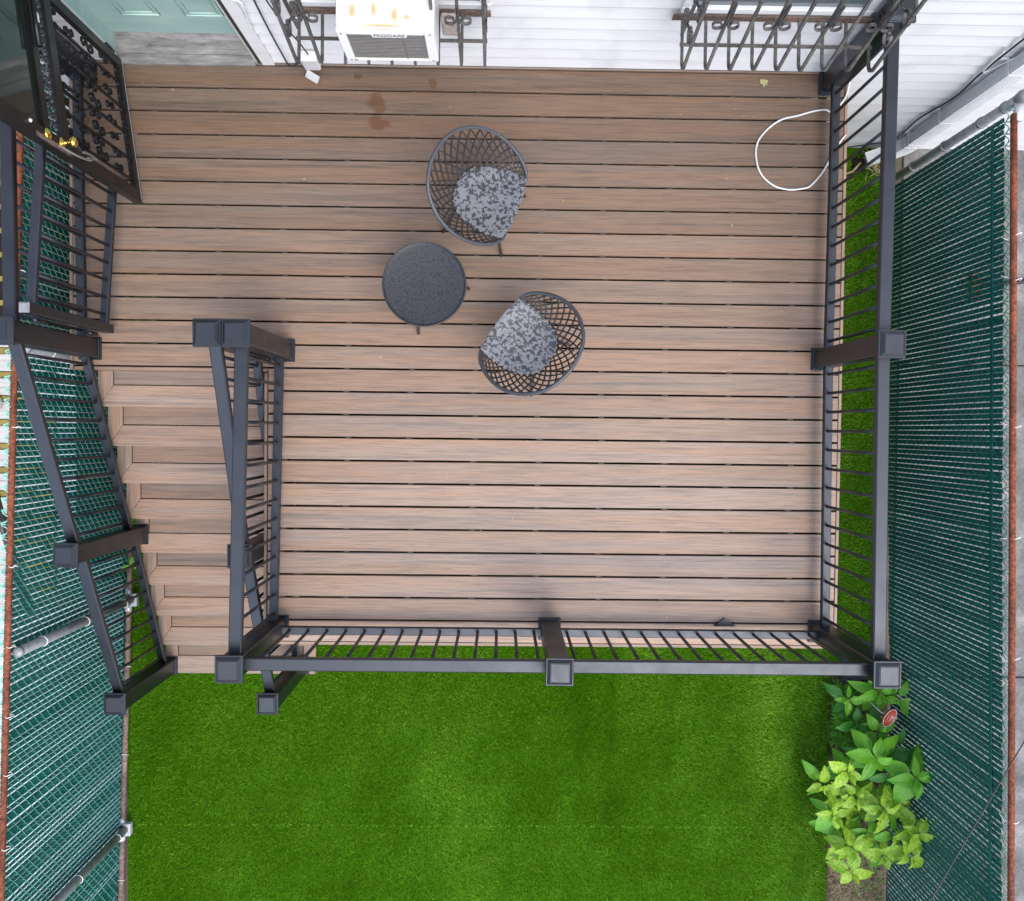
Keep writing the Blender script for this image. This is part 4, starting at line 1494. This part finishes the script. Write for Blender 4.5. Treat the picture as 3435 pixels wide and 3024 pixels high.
tag(solo('rail_support_wedge', wd, BLACK, base=(1.43, -1.22, 0)), 'small black wedge under the railing facing the lawn', 'wedge')

deb = MB()
for i in range(46):
    x, y = rnd.uniform(-1.35, 1.95), rnd.uniform(-1.2, 2.1)
    if i % 4 == 0:
        x, y = rnd.uniform(-2.4, 1.9), rnd.uniform(.5, 2.2)
    a, l = rnd.uniform(0, 6.28), rnd.uniform(.003, .009)
    c, q = math.cos(a) * l, math.sin(a) * l
    deb.add([(x - c, y - q, .0015), (x - q * .5, y + c * .5, .004), (x + c, y + q, .002), (x + q * .5, y - c * .5, .0035)], [(3, 2, 1, 0), (0, 1, 2), (0, 2, 3)])
tag(solo('debris', deb, STRAWM, kind='stuff'), 'tiny pale crumbs and leaf bits scattered on the deck boards', 'debris')

# ------------------------------------------------------------------ plants in the bed
def leaf_mesh(name, mat, width=.46, serr=.0, droop=.22, seed=0, nseg=7):
    """unit-length leaf along +x, folded on its midrib and arched"""
    r = random.Random(seed)
    vs, fs = [], []
    for i in range(nseg + 1):
        s = i / nseg
        w = width * .5 * (math.sin(math.pi * min(1, s ** .78)) ** .85) * (1 - .12 * s)
        if 0 < i < nseg and i % 2:
            w *= 1 - serr
        w = max(w, .004)
        zc = .10 * math.sin(s * math.pi * .6) - droop * s * s
        x = s
        wob = r.uniform(-.018, .018)
        vs += [(x, -w, zc + .16 * w + wob), (x, -w * .5, zc + .10 * w), (x, 0, zc - .012), (x, w * .5, zc + .10 * w), (x, w, zc + .16 * w - wob)]
    for i in range(nseg):
        for k in range(4):
            a = i * 5 + k
            fs.append((a, a + 5, a + 6, a + 1))
    return MB().add(vs, fs, True).mesh(name, mat)


LV = {
    'b': [leaf_mesh('leaf', LEAF_B, .56, .05, .22, 1), leaf_mesh('leaf', LEAF_B, .62, .06, .34, 2)],
    'd': [leaf_mesh('leaf', LEAF_D, .58, .05, .30, 3), leaf_mesh('leaf', LEAF_D, .64, .06, .20, 4)],
    'v': [leaf_mesh('leaf', LEAF_V, .66, .15, .34, 5, 12), leaf_mesh('leaf', LEAF_V, .74, .17, .22, 6, 12), leaf_mesh('leaf', LEAF_V, .64, .14, .45, 7, 12)],
}
stem_m = MB().lathe([(.006, 0), (.0045, 1)], n=7).mesh('stem', STEM)


def rosette(t, x, y, ztop, size, kinds, tiers=3, a0=0.0, per=3, base=None):
    """whorls of leaves: small upright ones on top, large spread ones below"""
    bx, by = base if base else (x, y)
    v = Vector((x - bx, y - by, ztop - GZ))
    o = put('stem', stem_m, t, (bx, by, GZ), v.to_track_quat('Z', 'Y').to_euler(), (1, 1, v.length))
    for k in range(tiers):
        L = size * (.45, .85, 1.0, 1.02)[k]
        zz = ztop - (.0, .045, .11, .19)[k]
        n = (2, per, per, per)[k]
        for i in range(n):
            a = a0 + k * 1.05 + i * 2 * math.pi / n + rnd.uniform(-.25, .25)
            tilt = (-.75, -.12, .18, .32)[k] + rnd.uniform(-.15, .15)
            kd = kinds[min(k, len(kinds) - 1)]
            l = L * rnd.uniform(.72, 1.16)
            put('leaf', rnd.choice(LV[kd]), t, (x + .012 * math.cos(a), y + .012 * math.sin(a), zz), (rnd.uniform(-.38, .38), tilt + rnd.uniform(-.1, .14), a), (l, l * rnd.uniform(.8, 1.12), l * rnd.uniform(.7, 1.6)))


def plant(x, y, label):
    return thing('leafy_plant', (x, y, GZ), label, 'plant', 'broad leaved plants in the bed')


t = plant(2.70, -2.05, 'small bright green plant at the bed corner nearest the dark stones')
rosette(t, 2.69, -2.05, -1.05, .15, 'bbd', 3, .4, 4)
rosette(t, 2.72, -2.16, -1.18, .11, 'bd', 2, 1.4, 4, (2.71, -2.10))
t = plant(2.93, -1.98, 'bright green plant growing under the deck corner post')
rosette(t, 2.90, -1.97, -.98, .19, 'bbb', 3, .9, 4)
rosette(t, 3.0, -1.90, -1.02, .17, 'bb', 2, 2.0, 4, (2.95, -1.95))
rosette(t, 3.06, -2.02, -1.0, .15, 'bb', 2, .2, 3, (2.95, -1.99))
t = plant(2.80, -2.36, 'tall plain green plant with the largest whorl of pointed leaves')
rosette(t, 2.775, -2.385, -.75, .215, 'bbbd', 4, .2, 4, (2.82, -2.40))
rosette(t, 2.86, -2.25, -.91, .205, 'bbd', 3, 1.2, 4, (2.83, -2.36))
rosette(t, 2.74, -2.22, -1.0, .17, 'dd', 2, .6, 4, (2.78, -2.3))
t = plant(2.99, -2.55, 'deep green plant leaning against the fence slats')
rosette(t, 3.035, -2.50, -.66, .21, 'bbbd', 4, .7, 4, (2.99, -2.55))
rosette(t, 2.98, -2.36, -.90, .17, 'dd', 2, .1, 4, (2.99, -2.5))
rosette(t, 2.93, -2.56, -.85, .18, 'bd', 2, 2.1, 4, (2.97, -2.55))
t = plant(2.84, -2.82, 'yellow mottled plant in the middle of the bed')
rosette(t, 2.87, -2.79, -.80, .205, 'vvvv', 4, .5, 4)
rosette(t, 2.71, -2.74, -.92, .165, 'vv', 2, 1.4, 4, (2.80, -2.82))
rosette(t, 2.96, -2.74, -.84, .175, 'vv', 2, .2, 4, (2.88, -2.8))
t = plant(2.70, -2.56, 'small yellow mottled plant behind the tall green whorl')
rosette(t, 2.645, -2.55, -.92, .175, 'vvb', 3, 1.6, 4)
t = plant(2.69, -2.80, 'yellow mottled plant spilling over the turf edge')
rosette(t, 2.49, -2.69, -1.0, .165, 'vvb', 3, .3, 3, (2.69, -2.78))
rosette(t, 2.56, -2.90, -.96, .18, 'vvb', 3, 2.2, 4, (2.70, -2.86))
rosette(t, 2.60, -2.78, -.98, .165, 'vv', 2, 1.1, 4, (2.70, -2.82))
t = plant(2.74, -3.16, 'large yellow mottled plant above the straw mulch')
rosette(t, 2.69, -3.14, -.92, .215, 'vvvv', 4, .9, 4)
rosette(t, 2.72, -3.36, -1.02, .18, 'vv', 2, 1.9, 4, (2.74, -3.2))
rosette(t, 2.84, -3.06, -.95, .19, 'vb', 2, .4, 4, (2.78, -3.14))
t = plant(3.00, -3.06, 'yellow mottled plant hanging over the fence slats')
rosette(t, 3.06, -2.90, -.66, .175, 'vvv', 3, .0, 4, (3.0, -3.02))
rosette(t, 3.03, -3.08, -.70, .175, 'vvv', 3, 1.0, 4, (3.0, -3.06))
rosette(t, 2.95, -2.98, -.82, .17, 'vb', 2, .8, 4, (2.99, -3.04))
rosette(t, 2.96, -3.22, -.98, .18, 'vvb', 3, .6, 4, (2.99, -3.12))
t = plant(2.78, -2.96, 'low green undergrowth plant beneath the yellow mottled leaves')
rosette(t, 2.80, -2.96, -1.08, .17, 'bvb', 3, .3, 4, (2.78, -2.96))
rosette(t, 2.64, -3.05, -1.08, .16, 'vbb', 3, 1.1, 4, (2.74, -3.0))
rosette(t, 2.77, -2.64, -1.12, .17, 'dbb', 3, .8, 4, (2.78, -2.8))
rosette(t, 2.90, -2.60, -1.10, .17, 'ddb', 3, 1.7, 4, (2.82, -2.8))
t = plant(3.06, -4.02, 'small green plant against the fence at the straw end')
rosette(t, 3.06, -4.0, -1.15, .09, 'bb', 2, .0, 3)
t = thing('weed_sprig', (-2.80, -1.04, GZ), 'green weed sprig poking through the stair railing', 'plant')
rosette(t, -2.735, -1.04, -.90, .075, 'bb', 2, .5, 3, (-2.80, -1.06))

# stones, red dish, straw-coloured dead leaves
for i, (x, y, r) in enumerate(((2.76, -1.99, .055), (2.87, -1.96, .062), (2.81, -1.93, .045))):
    m = MB()
    q = random.Random(i + 3)
    prof = []
    n, k = 10, 6
    vs, fs = [], []
    for a in range(k + 1):
        for b in range(n):
            th_, ph = math.pi * a / k, 2 * math.pi * b / n
            rr = r * q.uniform(.82, 1.1)
            vs.append((x + rr * math.sin(th_) * math.cos(ph) * 1.25, y + rr * math.sin(th_) * math.sin(ph), GZ + .03 + rr * .7 * math.cos(th_)))
    for a in range(k):
        for b in range(n):
            fs.append((a * n + b, (a + 1) * n + b, (a + 1) * n + (b + 1) % n, a * n + (b + 1) % n))
    solo('stone', m.add(vs, fs, True), STONE, ('dark grey stone nearest the turf edge at the bed end', 'largest dark grey stone at the bed end by the deck', 'smallest dark grey stone wedged behind two others')[i], 'stone', 'dark stones at the bed end', base=(x, y, GZ))
dish = thing('red_dish', (2.945, -2.15, GZ), 'shallow red plastic dish with a pale rim propped among the leaves', 'dish')
dm = MB().lathe([(.004, .006), (.055, .008), (.066, .020), (.0665, .020), (.057, .0), (.004, -.002)], n=28)
o = put('bowl', dm.mesh('bowl', REDP), dish, (2.925, -2.125, -.93), (math.radians(10), math.radians(22), -.35), (.80, 1.15, 1))
rm = MB().tube([(.066 * math.cos(a), .066 * math.sin(a), .021) for a in np.linspace(0, 2 * math.pi, 28, endpoint=False)], .0022, 6, True)
put('rim', rm.mesh('rim', WHITE), o, wpos(o)).location = (0, 0, 0)
mk = MB().tube([(.020, .03, .0095), (.035, -.005, .0095), (.018, -.03, .0095)], .0016, 5).tube([(-.015, .02, .0095), (.0, .005, .0095), (-.012, -.01, .0095), (.004, -.025, .0095)], .0016, 5).tube([(-.02, -.03, .0095), (-.008, -.038, .0095)], .0016, 5)
put('white_marking', mk.mesh('white_marking', WHITE), o, wpos(o)).location = (0, 0, 0)
part('support_wire', MB().tube([(2.88, -2.10, -.95), (2.99, -2.14, -.92), (3.06, -2.17, -1.05), (3.07, -2.18, GZ)], .003, 6).tube([(2.88, -2.10, -.95), (2.86, -2.06, -1.2), (2.85, -2.05, GZ)], .003, 6), TIE, dish)

# ------------------------------------------------------------------ next door on the left
ndk = thing('neighbour_porch', (-3.9, .6, GZ), 'grey weathered plank porch with olive strips beyond the left fence', 'porch')
gp = MB().cbox((-.95, -.066, -.03), (.95, .066, 0), .005).mesh('plank', PLANK)
gp_shade = MB().cbox((-.95, -.066, -.03), (.95, .066, 0), .005).mesh('plank', DARKGAP)  # dark copy of the plank, shade by the house put into its colour
yp = MB().cbox((-.95, -.022, -.03), (.95, .022, 0), .004).mesh('strip', YELLOW)
for i in range(19):
    y = 2.16 - i * .187
    px = -4.46 if y < .75 else -4.82
    put('plank', gp if y < .75 else gp_shade, ndk, (px, y, GZ + .035 + rnd.uniform(-.003, .003)), (0, 0, rnd.uniform(-.003, .003)))
    put('strip', yp, ndk, (px, y - .0935, GZ + .030))
coil = MB()
coil.tube([(-3.985 + .07 * math.cos(a), .155 + .07 * math.sin(a), GZ + .045 + .008 * a / 6.28) for a in np.linspace(0, 6.28 * 4, 72)], .011, 8)
tag(solo('hose_coil', coil, WHITE, base=(-3.985, .155, GZ + .03)), 'white coil of tubing on the grey plank porch', 'hose')
bd = MB().prism([(-.09, 0), (.09, 0), (.09, .03), (-.09, .03)], (-4.15, -.35, GZ + .04), (-3.82, -1.5, GZ + .04))
tag(solo('white_board', bd, PLANK, base=(-3.98, -.9, GZ + .04)), 'pale board lying aslant at the porch edge', 'board')
tag(solo('drain_pipe', MB().tube([(-4.02, -.35, GZ + .03), (-3.70, -1.5, GZ + .03)], .026, 10), CABLE_B, base=(-3.86, -.9, GZ)), 'black pipe lying beside the pale board', 'pipe')
# next door on the right
rb = MB().tube([(3.36, 1.55, GZ + .03), (3.39, -.0, GZ + .03), (3.40, -.6, GZ + .03)], .03, 10)
sh = thing('garden_rake', (3.95, 1.17, GZ), 'black tool handle lying on the concrete beyond the right fence', 'tool')
part('handle', MB().tube([(3.78, 1.18, GZ + .03), (4.9, 1.30, GZ + .06)], .018, 10), CABLE_B, sh)
part('head', MB().cbox((3.70, 1.06, GZ), (3.79, 1.28, GZ + .045), .006), RUST, sh)
# overhead wire crossing the lower right corner
a, b = Vector((2.619, -1.529, 1.2)), Vector((2.168, -2.335, 1.2))
d = (b - a)
tag(solo('overhead_wire', MB().tube([a - d * 3.0 + Vector((0, 0, .35)), a - d * 1.2 + Vector((0, 0, .08)), a, b, b + d * 1.5, b + d * 4 + Vector((0, 0, .3))], .0032, 8), CABLE_B, base=tuple(a)), 'thin dark overhead wire crossing the right fence', 'wire')
